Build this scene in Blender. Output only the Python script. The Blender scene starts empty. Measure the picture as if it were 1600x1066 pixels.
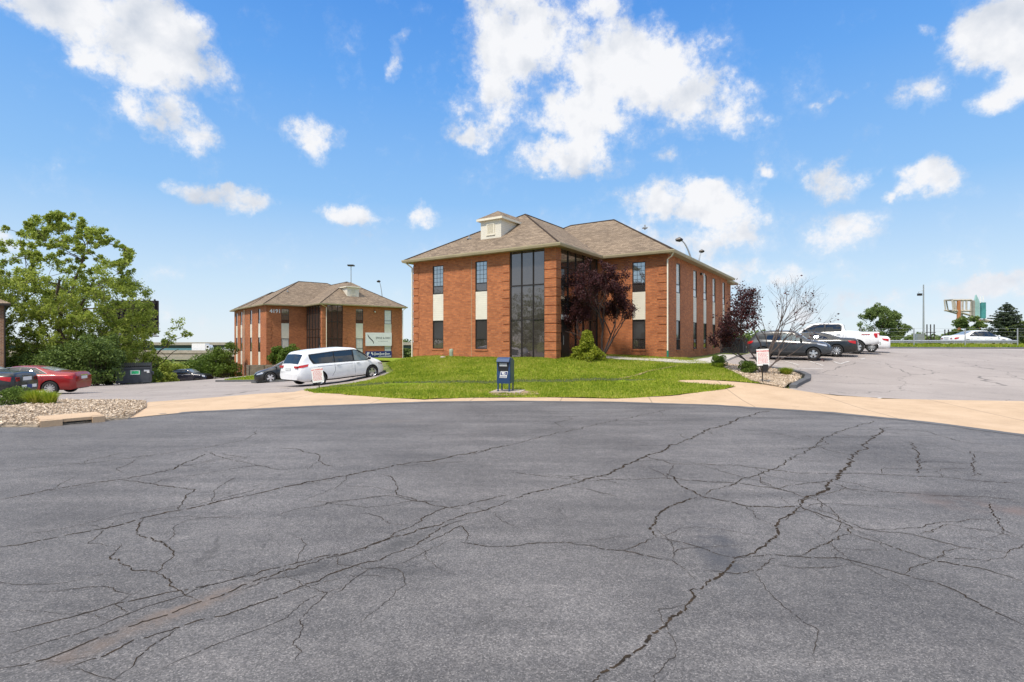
import bpy, bmesh, math, random
import numpy as np
from mathutils import Vector, Matrix
from mathutils.geometry import delaunay_2d_cdt
R = math.radians
rnd = random.Random(7)
sc = bpy.context.scene
COL = sc.collection
CAMZ = 2.1; F = 829.0
def ray(px, py, Y):            # point of the place seen at a spot of the photo, Y metres ahead
    return Vector(((px-800)/F*Y, Y, CAMZ-(py-533)/F*Y))
def gnd(px, py, z=0.0):
    Y = (CAMZ-z)*F/(py-533.0); return ((px-800)/F*Y, Y)

# ------------------------------------------------------------------ objects
def tag(o, label=None, cat=None, group=None, kind=None):
    if label: o['label'] = label
    if cat: o['category'] = cat
    if group: o['group'] = group
    if kind: o['kind'] = kind
    return o
def empty(name, loc, rz=0, label=None, cat=None, group=None):
    o = bpy.data.objects.new(name, None); COL.objects.link(o)
    o.location = loc; o.rotation_euler = (0, 0, rz)
    o.empty_display_size = .3
    return tag(o, label, cat, group)
def children(o): return [c for c in bpy.data.objects if c.parent == o]
def copy_tree(o, parent=None):
    kids = children(o)
    c = o.copy(); COL.objects.link(c); c.parent = parent
    for ch in kids: copy_tree(ch, c)
    return c

class MB:
    def __init__(s, org=(0, 0, 0)):
        s.v = []; s.f = []; s.uv = []; s.mi = []; s.org = Vector(org); s.m = 0
    def face(s, pts, uv=None):
        n = len(s.v); s.v += [tuple(p) for p in pts]
        s.f.append(tuple(range(n, n+len(pts)))); s.uv.append(uv or [(0, 0)]*len(pts)); s.mi.append(s.m)
    def box(s, c, d, M=None, rz=0, uvs=False):
        c = Vector(c); hx, hy, hz = d[0]/2, d[1]/2, d[2]/2
        Mr = M if M is not None else Matrix.Rotation(rz, 3, 'Z')
        P = [c + Mr @ Vector((x*hx, y*hy, z*hz)) for x in (-1, 1) for y in (-1, 1) for z in (-1, 1)]
        for q, w, h in (((0, 1, 3, 2), d[1], d[2]), ((4, 6, 7, 5), d[1], d[2]), ((0, 4, 5, 1), d[0], d[2]), ((2, 3, 7, 6), d[0], d[2]), ((0, 2, 6, 4), d[0], d[1]), ((1, 5, 7, 3), d[0], d[1])):
            s.face([P[i] for i in q])
        return s
    def tube(s, pts, r, n=6, cap=True):
        pts = [Vector(p) for p in pts]
        if not isinstance(r, (list, tuple)): r = [r]*len(pts)
        b = len(s.v); prev = None
        for i, p in enumerate(pts):
            d = (pts[min(i+1, len(pts)-1)]-pts[max(i-1, 0)])
            if d.length < 1e-9: d = Vector((0, 0, 1))
            d.normalize()
            if prev is None:
                a = d.cross(Vector((0, 0, 1)))
                if a.length < .1: a = d.cross(Vector((1, 0, 0)))
            else:
                a = prev - d*prev.dot(d)
            a.normalize(); prev = a; c = d.cross(a)
            for k in range(n):
                t = 2*math.pi*k/n
                s.v.append(tuple(p + (a*math.cos(t)+c*math.sin(t))*r[i]))
        for i in range(len(pts)-1):
            for k in range(n):
                k2 = (k+1) % n
                s.f.append((b+i*n+k, b+i*n+k2, b+(i+1)*n+k2, b+(i+1)*n+k)); s.uv.append([(0, 0)]*4); s.mi.append(s.m)
        if cap:
            s.f.append(tuple(b+k for k in range(n))[::-1]); s.uv.append([(0, 0)]*n); s.mi.append(s.m)
            e = b+(len(pts)-1)*n
            s.f.append(tuple(e+k for k in range(n))); s.uv.append([(0, 0)]*n); s.mi.append(s.m)
        return s
    def lathe(s, prof, M, n=24):   # prof [(r, h)] around local Z of matrix M
        b = len(s.v)
        for r, h in prof:
            for k in range(n):
                t = 2*math.pi*k/n
                s.v.append(tuple(M @ Vector((r*math.cos(t), r*math.sin(t), h))))
        for i in range(len(prof)-1):
            for k in range(n):
                k2 = (k+1) % n
                s.f.append((b+i*n+k, b+i*n+k2, b+(i+1)*n+k2, b+(i+1)*n+k)); s.uv.append([(0, 0)]*4); s.mi.append(s.m)
        return s
    def prism(s, poly, z0, z1, fn):  # polygon (x,y) swept from z0 to z1, mapped by fn
        n = len(poly)
        lo = [fn(x, y, z0) for x, y in poly]; hi = [fn(x, y, z1) for x, y in poly]
        s.face(lo[::-1]); s.face(hi)
        for i in range(n):
            j = (i+1) % n
            s.face([lo[i], lo[j], hi[j], hi[i]])
        return s
    def build(s, name, mat, parent=None, smooth=False, fix=True, **kw):
        me = bpy.data.meshes.new(name)
        v = [(p[0]-s.org[0], p[1]-s.org[1], p[2]-s.org[2]) for p in s.v]
        me.from_pydata(v, [], s.f)
        uvl = me.uv_layers.new(name='UVMap')
        flat = [c for f in s.uv for p in f for c in p]
        uvl.data.foreach_set('uv', flat)
        mats = mat if isinstance(mat, (list, tuple)) else [mat]
        for m in mats: me.materials.append(m)
        me.polygons.foreach_set('material_index', s.mi)
        if fix:
            bm = bmesh.new(); bm.from_mesh(me)
            bmesh.ops.remove_doubles(bm, verts=bm.verts, dist=1e-5)
            bmesh.ops.recalc_face_normals(bm, faces=bm.faces)
            bm.to_mesh(me); bm.free()
        if smooth:
            me.polygons.foreach_set('use_smooth', [True]*len(me.polygons))
            me.set_sharp_from_angle(angle=R(38))
        o = bpy.data.objects.new(name, me); COL.objects.link(o)
        if parent is not None: o.parent = parent
        elif tuple(s.org) != (0, 0, 0): o.location = s.org
        return tag(o, **kw)

def text_mesh(txt, size, extr=.004, font=None, shear=0, bold=0):
    c = bpy.data.curves.new('lettering', 'FONT'); c.body = txt; c.size = size; c.extrude = extr
    c.shear = shear; c.offset = bold; c.resolution_u = 2; c.align_x = 'CENTER'; c.align_y = 'CENTER'
    o = bpy.data.objects.new('tmp', c); COL.objects.link(o)
    dg = bpy.context.evaluated_depsgraph_get(); me = bpy.data.meshes.new_from_object(o.evaluated_get(dg))
    bpy.data.objects.remove(o); return me
def put_text(mb, txt, size, M, sx=1, shear=0, bold=0, extr=.004):
    me = text_mesh(txt, size, extr, None, shear, bold)
    b = len(mb.v)
    for v in me.vertices: mb.v.append(tuple(M @ Vector((v.co.x*sx, v.co.y, v.co.z))))
    for p in me.polygons:
        mb.f.append(tuple(b+i for i in p.vertices)); mb.uv.append([(0, 0)]*len(p.vertices)); mb.mi.append(mb.m)

# ------------------------------------------------------------------ materials
def newmat(name):
    m = bpy.data.materials.new(name); m.use_nodes = True
    nt = m.node_tree; b = nt.nodes['Principled BSDF']; return m, nt, b
def mat(name, col, rough=.6, metal=0., spec=.5, var=0., vscale=3., bump=0., bscale=40., coat=0., ior=None, vcol=None, emit=None, two=None):
    m, nt, b = newmat(name); N = nt.nodes; L = nt.links
    b.inputs['Base Color'].default_value = (*col, 1); b.inputs['Roughness'].default_value = rough
    b.inputs['Metallic'].default_value = metal; b.inputs['Specular IOR Level'].default_value = spec
    b.inputs['Coat Weight'].default_value = coat; b.inputs['Coat Roughness'].default_value = .04
    if ior: b.inputs['IOR'].default_value = ior
    if var or bump:
        tc = N.new('ShaderNodeTexCoord')
    if var:
        n = N.new('ShaderNodeTexNoise'); n.inputs['Scale'].default_value = vscale; n.inputs['Detail'].default_value = 6; n.inputs['Roughness'].default_value = .65
        L.new(tc.outputs['Object'], n.inputs['Vector'])
        r = N.new('ShaderNodeValToRGB'); L.new(n.outputs['Fac'], r.inputs['Fac'])
        c2 = vcol or tuple(c*(1-var) for c in col); c1 = col if vcol else tuple(min(1, c*(1+var)) for c in col)
        r.color_ramp.elements[0].position = .3; r.color_ramp.elements[0].color = (*c2, 1)
        r.color_ramp.elements[1].position = .7; r.color_ramp.elements[1].color = (*c1, 1)
        L.new(r.outputs['Color'], b.inputs['Base Color'])
    if bump:
        n2 = N.new('ShaderNodeTexNoise'); n2.inputs['Scale'].default_value = bscale; n2.inputs['Detail'].default_value = 4
        L.new(tc.outputs['Object'], n2.inputs['Vector'])
        bp = N.new('ShaderNodeBump'); bp.inputs['Strength'].default_value = bump; bp.inputs['Distance'].default_value = .02
        L.new(n2.outputs['Fac'], bp.inputs['Height']); L.new(bp.outputs['Normal'], b.inputs['Normal'])
    return m
def noise(nt, vec, scale, detail=4, rough=.5, dist=0.):
    n = nt.nodes.new('ShaderNodeTexNoise'); n.inputs['Scale'].default_value = scale; n.inputs['Detail'].default_value = detail
    n.inputs['Roughness'].default_value = rough; n.inputs['Distortion'].default_value = dist
    if vec: nt.links.new(vec, n.inputs['Vector'])
    return n.outputs['Fac']
def math_(nt, op, a, b=None, c=None, clamp=False):
    n = nt.nodes.new('ShaderNodeMath'); n.operation = op; n.use_clamp = clamp
    for i, x in enumerate((a, b, c)):
        if x is None: continue
        if isinstance(x, (int, float)): n.inputs[i].default_value = x
        else: nt.links.new(x, n.inputs[i])
    return n.outputs[0]
def ramp(nt, fac, stops):
    r = nt.nodes.new('ShaderNodeValToRGB'); nt.links.new(fac, r.inputs['Fac']); e = r.color_ramp.elements
    while len(e) < len(stops): e.new(.5)
    for k, (p, c) in enumerate(stops):
        e[k].position = p; e[k].color = (*c, 1) if len(c) == 3 else c
    return r.outputs['Color']
def mixc(nt, fac, a, b, mode='MIX'):
    n = nt.nodes.new('ShaderNodeMix'); n.data_type = 'RGBA'; n.blend_type = mode
    for i, x in ((0, fac), (6, a), (7, b)):
        if isinstance(x, (int, float)): n.inputs[i].default_value = x
        elif isinstance(x, tuple): n.inputs[i].default_value = (*x, 1)
        else: nt.links.new(x, n.inputs[i])
    return n.outputs[2]
def maprange(nt, v, a, b, c=0., d=1., smooth=True):
    n = nt.nodes.new('ShaderNodeMapRange'); n.interpolation_type = 'SMOOTHSTEP' if smooth else 'LINEAR'
    for i, x in enumerate((v, a, b, c, d)):
        if isinstance(x, (int, float)): n.inputs[i].default_value = x
        else: nt.links.new(x, n.inputs[i])
    return n.outputs[0]
def bump(nt, h, strength, dist, b):
    n = nt.nodes.new('ShaderNodeBump'); n.inputs['Strength'].default_value = strength; n.inputs['Distance'].default_value = dist
    nt.links.new(h, n.inputs['Height']); nt.links.new(n.outputs['Normal'], b.inputs['Normal'])
def tco(nt, which='Object'):
    return nt.nodes.new('ShaderNodeTexCoord').outputs[which]

def brick_mat(name, c1, c2, mortar):
    m, nt, b = newmat(name); uv = tco(nt, 'UV')
    k = nt.nodes.new('ShaderNodeTexBrick'); nt.links.new(uv, k.inputs['Vector'])
    k.inputs['Scale'].default_value = 1; k.inputs['Brick Width'].default_value = .27; k.inputs['Row Height'].default_value = .092
    k.inputs['Mortar Size'].default_value = .009; k.inputs['Mortar Smooth'].default_value = .2; k.inputs['Bias'].default_value = -.1
    k.inputs['Color1'].default_value = (*c1, 1); k.inputs['Color2'].default_value = (*c2, 1); k.inputs['Mortar'].default_value = (*mortar, 1)
    o = tco(nt)
    n1 = noise(nt, o, .7, 5, .6); n2 = noise(nt, o, 7, 4, .7)
    f = math_(nt, 'MULTIPLY_ADD', n1, .5, math_(nt, 'MULTIPLY', n2, .5))
    col = mixc(nt, 1., k.outputs['Color'], ramp(nt, f, [(.38, (.84, .80, .78)), (.62, (1.13, 1.12, 1.1))]), 'MULTIPLY')
    nt.links.new(col, b.inputs['Base Color']); b.inputs['Roughness'].default_value = .85
    bump(nt, math_(nt, 'SUBTRACT', 1., k.outputs['Fac']), .5, .012, b)
    return m
M_ = {}
M_['brick'] = brick_mat('brick_orange', (.50, .168, .058), (.33, .100, .035), (.30, .17, .10))
M_['brick2'] = brick_mat('brick_brown', (.22, .11, .06), (.12, .06, .04), (.3, .25, .2))
def shingle():
    m, nt, b = newmat('shingles'); uv = tco(nt, 'UV')
    k = nt.nodes.new('ShaderNodeTexBrick'); nt.links.new(uv, k.inputs['Vector'])
    k.inputs['Scale'].default_value = 1; k.inputs['Brick Width'].default_value = .32; k.inputs['Row Height'].default_value = .16
    k.inputs['Mortar Size'].default_value = .008; k.inputs['Mortar Smooth'].default_value = .6
    k.inputs['Color1'].default_value = (.275, .212, .152, 1); k.inputs['Color2'].default_value = (.165, .125, .09, 1); k.inputs['Mortar'].default_value = (.06, .045, .036, 1)
    o = tco(nt); n1 = noise(nt, o, .5, 6, .65); n2 = noise(nt, o, 9, 4, .8)
    f = math_(nt, 'MULTIPLY_ADD', n1, .25, math_(nt, 'MULTIPLY', n2, .75))
    col = mixc(nt, 1., k.outputs['Color'], ramp(nt, f, [(.4, (.76, .76, .78)), (.6, (1.26, 1.24, 1.2))]), 'MULTIPLY')
    nt.links.new(col, b.inputs['Base Color']); b.inputs['Roughness'].default_value = .95; b.inputs['Specular IOR Level'].default_value = .2
    bump(nt, math_(nt, 'SUBTRACT', n2, k.outputs['Fac']), .6, .02, b)
    return m
M_['shingle'] = shingle()
def siding(name, col):
    m, nt, b = newmat(name); o = tco(nt)
    s = nt.nodes.new('ShaderNodeSeparateXYZ'); nt.links.new(o, s.inputs[0])
    w = math_(nt, 'FRACT', math_(nt, 'MULTIPLY', s.outputs['Z'], 1/.12))
    line = maprange(nt, w, .0, .14, .62, 1.)
    c = mixc(nt, 1., ramp(nt, noise(nt, o, 2, 5), [(.3, tuple(x*.9 for x in col)), (.7, col)]), line, 'MULTIPLY')
    nt.links.new(c, b.inputs['Base Color']); b.inputs['Roughness'].default_value = .55
    bump(nt, w, .35, .02, b); return m
M_['siding'] = siding('cream_siding', (.80, .75, .63))
M_['fascia'] = mat('gutter_khaki', (.42, .35, .22), .5, var=.12, vscale=1.5)
M_['soffit'] = mat('soffit_tan', (.36, .29, .18), .7, var=.08, vscale=2)
M_['cream'] = mat('cream_trim', (.78, .72, .58), .5, var=.06, vscale=3)
M_['white'] = mat('white_paint', (.8, .8, .78), .45, var=.05, vscale=4)
M_['bronze'] = mat('bronze_frame', (.035, .028, .024), .4, metal=.3)
M_['black'] = mat('black_plastic', (.012, .012, .013), .5)
M_['rubber'] = mat('rubber', (.018, .018, .018), .8, var=.2, vscale=30)
M_['steel'] = mat('galvanised_steel', (.45, .46, .47), .45, metal=.7, var=.15, vscale=6)
M_['alloy'] = mat('alloy', (.72, .73, .75), .28, metal=.85, var=.06, vscale=20)
M_['chrome'] = mat('chrome', (.85, .85, .86), .12, metal=1.)
M_['bark'] = mat('bark', (.10, .072, .05), .9, var=.35, vscale=14, bump=.6, bscale=30)
M_['bark_dark'] = mat('bark_dark', (.05, .032, .028), .9, var=.3, vscale=14, bump=.6, bscale=30)
M_['bark_grey'] = mat('bark_grey', (.105, .08, .07), .9, var=.25, vscale=14, bump=.5, bscale=30)
M_['wood'] = mat('weathered_wood', (.2, .17, .13), .9, var=.3, vscale=4, bump=.4)
M_['rust'] = mat('rusty_steel', (.42, .17, .07), .8, var=.25, vscale=5)
M_['red_ink'] = mat('red_ink', (.62, .04, .04), .6)
M_['black_ink'] = mat('dark_ink', (.04, .04, .05), .6)
M_['navy'] = mat('navy_vinyl', (.01, .03, .16), .45, var=.15, vscale=3)
M_['green_ink'] = mat('green_vinyl', (.03, .55, .2), .5)
M_['dumpster'] = mat('dumpster_paint', (.055, .062, .072), .6, var=.25, vscale=4, bump=.15, bscale=6)
M_['ac'] = mat('dark_unit', (.02, .022, .026), .6, var=.2, vscale=8)
def glass(name, base, rough, spec):
    m, nt, b = newmat(name); b.inputs['Base Color'].default_value = (*base, 1); b.inputs['Roughness'].default_value = rough
    b.inputs['IOR'].default_value = spec
    o = tco(nt); bump(nt, noise(nt, o, .8, 3), .16, .04, b); return m
M_['glass'] = glass('window_glass', (.42, .44, .44), .04, 2.0); M_['glass'].node_tree.nodes['Principled BSDF'].inputs['Metallic'].default_value = .85
M_['glass_dark'] = glass('tinted_curtain_glass', (.215, .18, .165), .03, 1.9); M_['glass_dark'].node_tree.nodes['Principled BSDF'].inputs['Metallic'].default_value = .8
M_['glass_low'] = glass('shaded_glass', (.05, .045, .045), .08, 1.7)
M_['glass_blind'] = mat('glass_over_blinds', (.66, .66, .62), .1, ior=1.8, var=.1, vscale=6)
M_['car_glass'] = glass('car_glass', (.01, .012, .013), .02, 1.9)
M_['car_glass_clear'] = glass('car_glass_clear', (.16, .2, .2), .02, 1.9)
M_['windshield'] = glass('windshield_glass', (.2, .22, .23), .05, 2.4)
def paint(name, col, metal=.0, flake=.0):
    m, nt, b = newmat(name); b.inputs['Base Color'].default_value = (*col, 1); b.inputs['Roughness'].default_value = .35
    b.inputs['Metallic'].default_value = metal; b.inputs['Coat Weight'].default_value = .8; b.inputs['Coat Roughness'].default_value = .16; b.inputs['Specular IOR Level'].default_value = .3
    o = tco(nt); d = noise(nt, o, 2.5, 5, .7)
    c = mixc(nt, maprange(nt, d, .45, .8, 0, .25), col, (.2, .18, .15)); nt.links.new(c, b.inputs['Base Color'])
    return m
M_['p_white'] = paint('car_paint_white', (.80, .81, .82))
M_['p_red'] = paint('car_paint_dark_red', (.27, .012, .012), .2)
M_['p_black'] = paint('car_paint_black', (.010, .012, .013))
M_['p_navy'] = paint('car_paint_blue_black', (.012, .013, .025), .2)
M_['p_grey'] = paint('car_paint_charcoal', (.035, .041, .05), .15)
M_['lens_red'] = mat('red_lens', (.42, .008, .008), .25, coat=.3)
M_['lens_clear'] = mat('clear_lens', (.6, .62, .65), .12, metal=.4, coat=.6)
M_['plate'] = mat('number_plate', (.65, .66, .66), .5)

def asphalt_road():
    m, nt, b = newmat('old_asphalt'); o = tco(nt)
    base = ramp(nt, noise(nt, o, .35, 7, .6), [(.3, (.09, .085, .084)), (.7, (.165, .157, .154))])
    # stretched weathering streaks along the wheel tracks
    mp = nt.nodes.new('ShaderNodeMapping'); nt.links.new(o, mp.inputs[0]); mp.inputs['Rotation'].default_value = (0, 0, R(-28)); mp.inputs['Scale'].default_value = (.35, 2.4, 1)
    st = noise(nt, mp.outputs[0], .8, 6, .65)
    base = mixc(nt, 1., base, ramp(nt, st, [(.32, (.78, .78, .79)), (.5, (1, 1, 1)), (.68, (1.2, 1.19, 1.18))]), 'MULTIPLY')
    # fine aggregate
    n1 = noise(nt, o, 85, 3, .75); n2 = noise(nt, o, 34, 3, .6)
    g1 = nt.nodes.new('ShaderNodeTexVoronoi'); g1.inputs['Scale'].default_value = 95; nt.links.new(o, g1.inputs['Vector'])
    gs_ = nt.nodes.new('ShaderNodeSeparateColor'); nt.links.new(g1.outputs['Color'], gs_.inputs[0])
    base = mixc(nt, 1., base, ramp(nt, gs_.outputs[0], [(0., (.55, .55, .55)), (.55, (.93, .93, .93)), (.88, (1.22, 1.21, 1.20)), (1., (1.75, 1.72, 1.68))]), 'MULTIPLY')
    base = mixc(nt, 1., base, ramp(nt, noise(nt, o, 7, 4, .6), [(.3, (.86, .86, .87)), (.7, (1.13, 1.12, 1.11))]), 'MULTIPLY')
    v = nt.nodes.new('ShaderNodeTexVoronoi'); v.inputs['Scale'].default_value = 60; nt.links.new(o, v.inputs['Vector'])
    sp = maprange(nt, v.outputs['Distance'], .12, .22, 1., 0.)
    cs = nt.nodes.new('ShaderNodeSeparateColor'); nt.links.new(v.outputs['Color'], cs.inputs[0])
    patch = maprange(nt, noise(nt, o, 1.3, 3), .4, .62, .8, .35)
    sp = math_(nt, 'MULTIPLY', sp, math_(nt, 'GREATER_THAN', cs.outputs[0], patch))
    base = mixc(nt, math_(nt, 'MULTIPLY', sp, .62), base, (.44, .42, .40))
    # hairline crazing
    w = nt.nodes.new('ShaderNodeTexVoronoi'); w.feature = 'DISTANCE_TO_EDGE'; w.inputs['Scale'].default_value = 1.15
    dn = nt.nodes.new('ShaderNodeTexNoise'); dn.inputs['Scale'].default_value = 2.2; dn.inputs['Detail'].default_value = 8; dn.inputs['Roughness'].default_value = .7; nt.links.new(o, dn.inputs['Vector'])
    va = nt.nodes.new('ShaderNodeVectorMath'); va.operation = 'MULTIPLY_ADD'; nt.links.new(dn.outputs['Color'], va.inputs[0]); va.inputs[1].default_value = (.55, .55, 0); nt.links.new(o, va.inputs[2])
    nt.links.new(va.outputs[0], w.inputs['Vector'])
    crack = maprange(nt, w.outputs['Distance'], .002, .009, 1., 0.)
    gate = maprange(nt, noise(nt, o, .45, 3), .47, .6, 0., 1.)
    crack = math_(nt, 'MULTIPLY', math_(nt, 'MULTIPLY', crack, gate), .45)
    base = mixc(nt, math_(nt, 'MULTIPLY', crack, .75), base, (.022, .020, .019))
    # rusty silt stains, each an ellipse of its own
    def ell(x, y, rx, ry, rot):
        mp = nt.nodes.new('ShaderNodeMapping'); mp.vector_type = 'TEXTURE'; nt.links.new(o, mp.inputs[0])
        mp.inputs['Location'].default_value = (x, y, 0); mp.inputs['Rotation'].default_value = (0, 0, rot); mp.inputs['Scale'].default_value = (rx, ry, 100)
        l = nt.nodes.new('ShaderNodeVectorMath'); l.operation = 'LENGTH'; nt.links.new(mp.outputs[0], l.inputs[0])
        return maprange(nt, l.outputs['Value'], 1., .25)
    def stain(fac, x0, y0, x1, y1, wid, colr, amt, base):
        a = gnd(x0, y0); c = gnd(x1, y1)
        e = ell((a[0]+c[0])/2, (a[1]+c[1])/2, math.hypot(a[0]-c[0], a[1]-c[1])/2*1.2, wid, math.atan2(c[1]-a[1], c[0]-a[0]))
        f = math_(nt, 'MULTIPLY', math_(nt, 'MULTIPLY', e, maprange(nt, fac, .38, .62)), amt)
        return mixc(nt, f, base, colr)
    nf = noise(nt, o, 3.5, 6, .7); nf2 = noise(nt, o, 1.4, 6, .7)
    base = stain(nf, 150, 1005, 400, 908, .20, (.165, .125, .10), .75, base)
    base = stain(nf2, 60, 1045, 200, 990, .16, (.15, .11, .085), .7, base)
    base = stain(nf, 1400, 770, 1590, 800, .55, (.15, .105, .09), .45, base)
    base = stain(nf, 1440, 765, 1530, 790, .5, (.03, .028, .028), .5, base)
    base = stain(nf2, 560, 876, 680, 828, .17, (.035, .034, .033), .6, base)
    base = stain(nf2, 1560, 790, 1640, 810, .4, (.16, .10, .08), .5, base)
    base = stain(nf2, 400, 905, 560, 875, .16, (.042, .04, .04), .6, base)
    base = stain(nf2, 1090, 800, 1160, 930, .34, (.045, .047, .055), .75, base)
    base = stain(nf2, 980, 930, 1060, 905, .3, (.04, .04, .042), .5, base)
    base = stain(nf, 590, 893, 660, 895, .09, (.03, .03, .03), .7, base)
    base = stain(nf, 540, 662, 680, 655, .35, (.17, .14, .12), .5, base)
    nt.links.new(base, b.inputs['Base Color']); b.inputs['Roughness'].default_value = .72; b.inputs['Specular IOR Level'].default_value = .4
    h = math_(nt, 'ADD', math_(nt, 'MULTIPLY', gs_.outputs[0], .6), math_(nt, 'SUBTRACT', math_(nt, 'MULTIPLY', n2, .6), crack))
    bump(nt, h, .5, .008, b)
    return m
M_['road'] = asphalt_road()
M_['crack'] = mat('crack_filth', (.018, .016, .014), .95, var=.5, vscale=9, vcol=(.06, .042, .028), spec=.1)
def asphalt_lot():
    m, nt, b = newmat('faded_asphalt'); o = tco(nt)
    base = ramp(nt, noise(nt, o, .25, 7, .65), [(.3, (.26, .225, .205)), (.7, (.355, .31, .282))])
    n1 = noise(nt, o, 40, 4, .7)
    base = mixc(nt, 1., base, ramp(nt, n1, [(.3, (.72, .72, .72)), (.7, (1.25, 1.25, 1.24))]), 'MULTIPLY')
    w = nt.nodes.new('ShaderNodeTexVoronoi'); w.feature = 'DISTANCE_TO_EDGE'; w.inputs['Scale'].default_value = .28
    dn = nt.nodes.new('ShaderNodeTexNoise'); dn.inputs['Scale'].default_value = 1.2; dn.inputs['Detail'].default_value = 7; nt.links.new(o, dn.inputs['Vector'])
    va = nt.nodes.new('ShaderNodeVectorMath'); va.operation = 'MULTIPLY_ADD'; nt.links.new(dn.outputs['Color'], va.inputs[0]); va.inputs[1].default_value = (1.2, 1.2, 0); nt.links.new(o, va.inputs[2])
    nt.links.new(va.outputs[0], w.inputs['Vector'])
    base = mixc(nt, maprange(nt, w.outputs['Distance'], .002, .008, .6, 0.), base, (.05, .045, .04))
    base = mixc(nt, maprange(nt, noise(nt, o, .6, 5, .7), .6, .72, 0., .35), base, (.1, .09, .085))
    nt.links.new(base, b.inputs['Base Color']); b.inputs['Roughness'].default_value = .85
    bump(nt, n1, .4, .01, b); return m
M_['lot'] = asphalt_lot()
def concrete(name, c1, c2, joint=None):
    m, nt, b = newmat(name); o = tco(nt)
    base = ramp(nt, noise(nt, o, .9, 7, .65), [(.3, c1), (.7, c2)])
    base = mixc(nt, 1., base, ramp(nt, noise(nt, o, 60, 3, .7), [(.3, (.82, .82, .82)), (.7, (1.15, 1.14, 1.12))]), 'MULTIPLY')
    base = mixc(nt, maprange(nt, noise(nt, o, 2.3, 6, .75), .58, .74, 0., .5), base, tuple(x*.55 for x in c1))
    if joint:
        s = nt.nodes.new('ShaderNodeSeparateXYZ'); mp = nt.nodes.new('ShaderNodeMapping'); nt.links.new(o, mp.inputs[0])
        mp.inputs['Rotation'].default_value = (0, 0, joint[1]); nt.links.new(mp.outputs[0], s.inputs[0])
        fr = math_(nt, 'ABSOLUTE', math_(nt, 'SUBTRACT', math_(nt, 'FRACT', math_(nt, 'MULTIPLY', s.outputs['X'], 1/joint[0])), .5))
        base = mixc(nt, maprange(nt, fr, .004, .008, .55, 0.), base, (.1, .08, .06))
    nt.links.new(base, b.inputs['Base Color']); b.inputs['Roughness'].default_value = .85
    bump(nt, noise(nt, o, 30, 4), .3, .01, b); return m
M_['tan'] = concrete('tan_concrete', (.44, .31, .195), (.55, .40, .265), (3.1, R(10)))
M_['curb'] = concrete('grey_curb', (.07, .07, .075), (.13, .13, .135))
M_['slab'] = concrete('pale_slab', (.36, .30, .25), (.47, .40, .33))
M_['walk'] = concrete('pale_walk', (.42, .39, .35), (.52, .49, .45), (1.5, R(30)))
M_['bridge'] = concrete('bridge_concrete', (.30, .27, .22), (.42, .38, .32))
M_['gravel'] = mat('gravel_bed', (.38, .31, .23), .9, var=.35, vscale=12, bump=.8, bscale=18)
def lawnmat(name, cols):
    m, nt, b = newmat(name); o = tco(nt)
    n1 = noise(nt, o, .8, 6, .65); n2 = noise(nt, o, 12, 4, .7)
    f = math_(nt, 'MULTIPLY_ADD', n1, .55, math_(nt, 'MULTIPLY', n2, .45))
    c = ramp(nt, f, [(.36, cols[0]), (.5, cols[1]), (.64, cols[2])])
    mm, = [1]
    nt.links.new(c, b.inputs['Base Color']); b.inputs['Roughness'].default_value = .9; b.inputs['Specular IOR Level'].default_value = .15
    bump(nt, n2, .8, .05, b); return m
M_['lawn'] = lawnmat('lawn_soil', [(.10, .14, .010), (.19, .25, .016), (.32, .33, .04)])
M_['field'] = lawnmat('rough_field', [(.07, .10, .02), (.14, .17, .04), (.24, .23, .09)])
def leafmat(name, c1, c2, trans=.35, scale=1.4):
    m, nt, b = newmat(name); o = tco(nt)
    g = nt.nodes.new('ShaderNodeNewGeometry')
    f = math_(nt, 'MULTIPLY_ADD', g.outputs['Random Per Island'], .55, math_(nt, 'MULTIPLY', noise(nt, o, scale, 3), .45))
    c = ramp(nt, f, [(.2, c1), (.8, c2)])
    nt.links.new(c, b.inputs['Base Color']); b.inputs['Roughness'].default_value = .55; b.inputs['Specular IOR Level'].default_value = .3
    t = nt.nodes.new('ShaderNodeBsdfTranslucent'); nt.links.new(c, t.inputs['Color'])
    x = nt.nodes.new('ShaderNodeMixShader'); x.inputs[0].default_value = trans
    nt.links.new(b.outputs[0], x.inputs[1]); nt.links.new(t.outputs[0], x.inputs[2])
    nt.links.new(x.outputs[0], nt.nodes['Material Output'].inputs['Surface']); return m
M_['leaf_tree'] = leafmat('leaf_elm', (.18, .25, .03), (.52, .58, .12), .55)
M_['leaf_dark'] = leafmat('leaf_dark', (.05, .09, .018), (.18, .25, .05), .25)
M_['leaf_shrub'] = leafmat('leaf_boxwood', (.05, .10, .012), (.18, .26, .035), .3)
M_['leaf_gold'] = leafmat('leaf_gold_cypress', (.14, .19, .015), (.42, .44, .04), .35)
M_['leaf_plum'] = leafmat('leaf_plum', (.026, .010, .011), (.11, .034, .036), .3)
M_['leaf_pine'] = leafmat('needle_spruce', (.03, .05, .03), (.10, .13, .075), .15)
M_['leaf_far'] = leafmat('leaf_far', (.09, .14, .04), (.24, .31, .09), .4, .05)
M_['grass'] = leafmat('grass_blade', (.14, .20, .008), (.42, .47, .035), .35, .8)
M_['stone'] = leafmat('bed_stone', (.28, .20, .13), (.70, .58, .44), 0., 3.)
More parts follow.
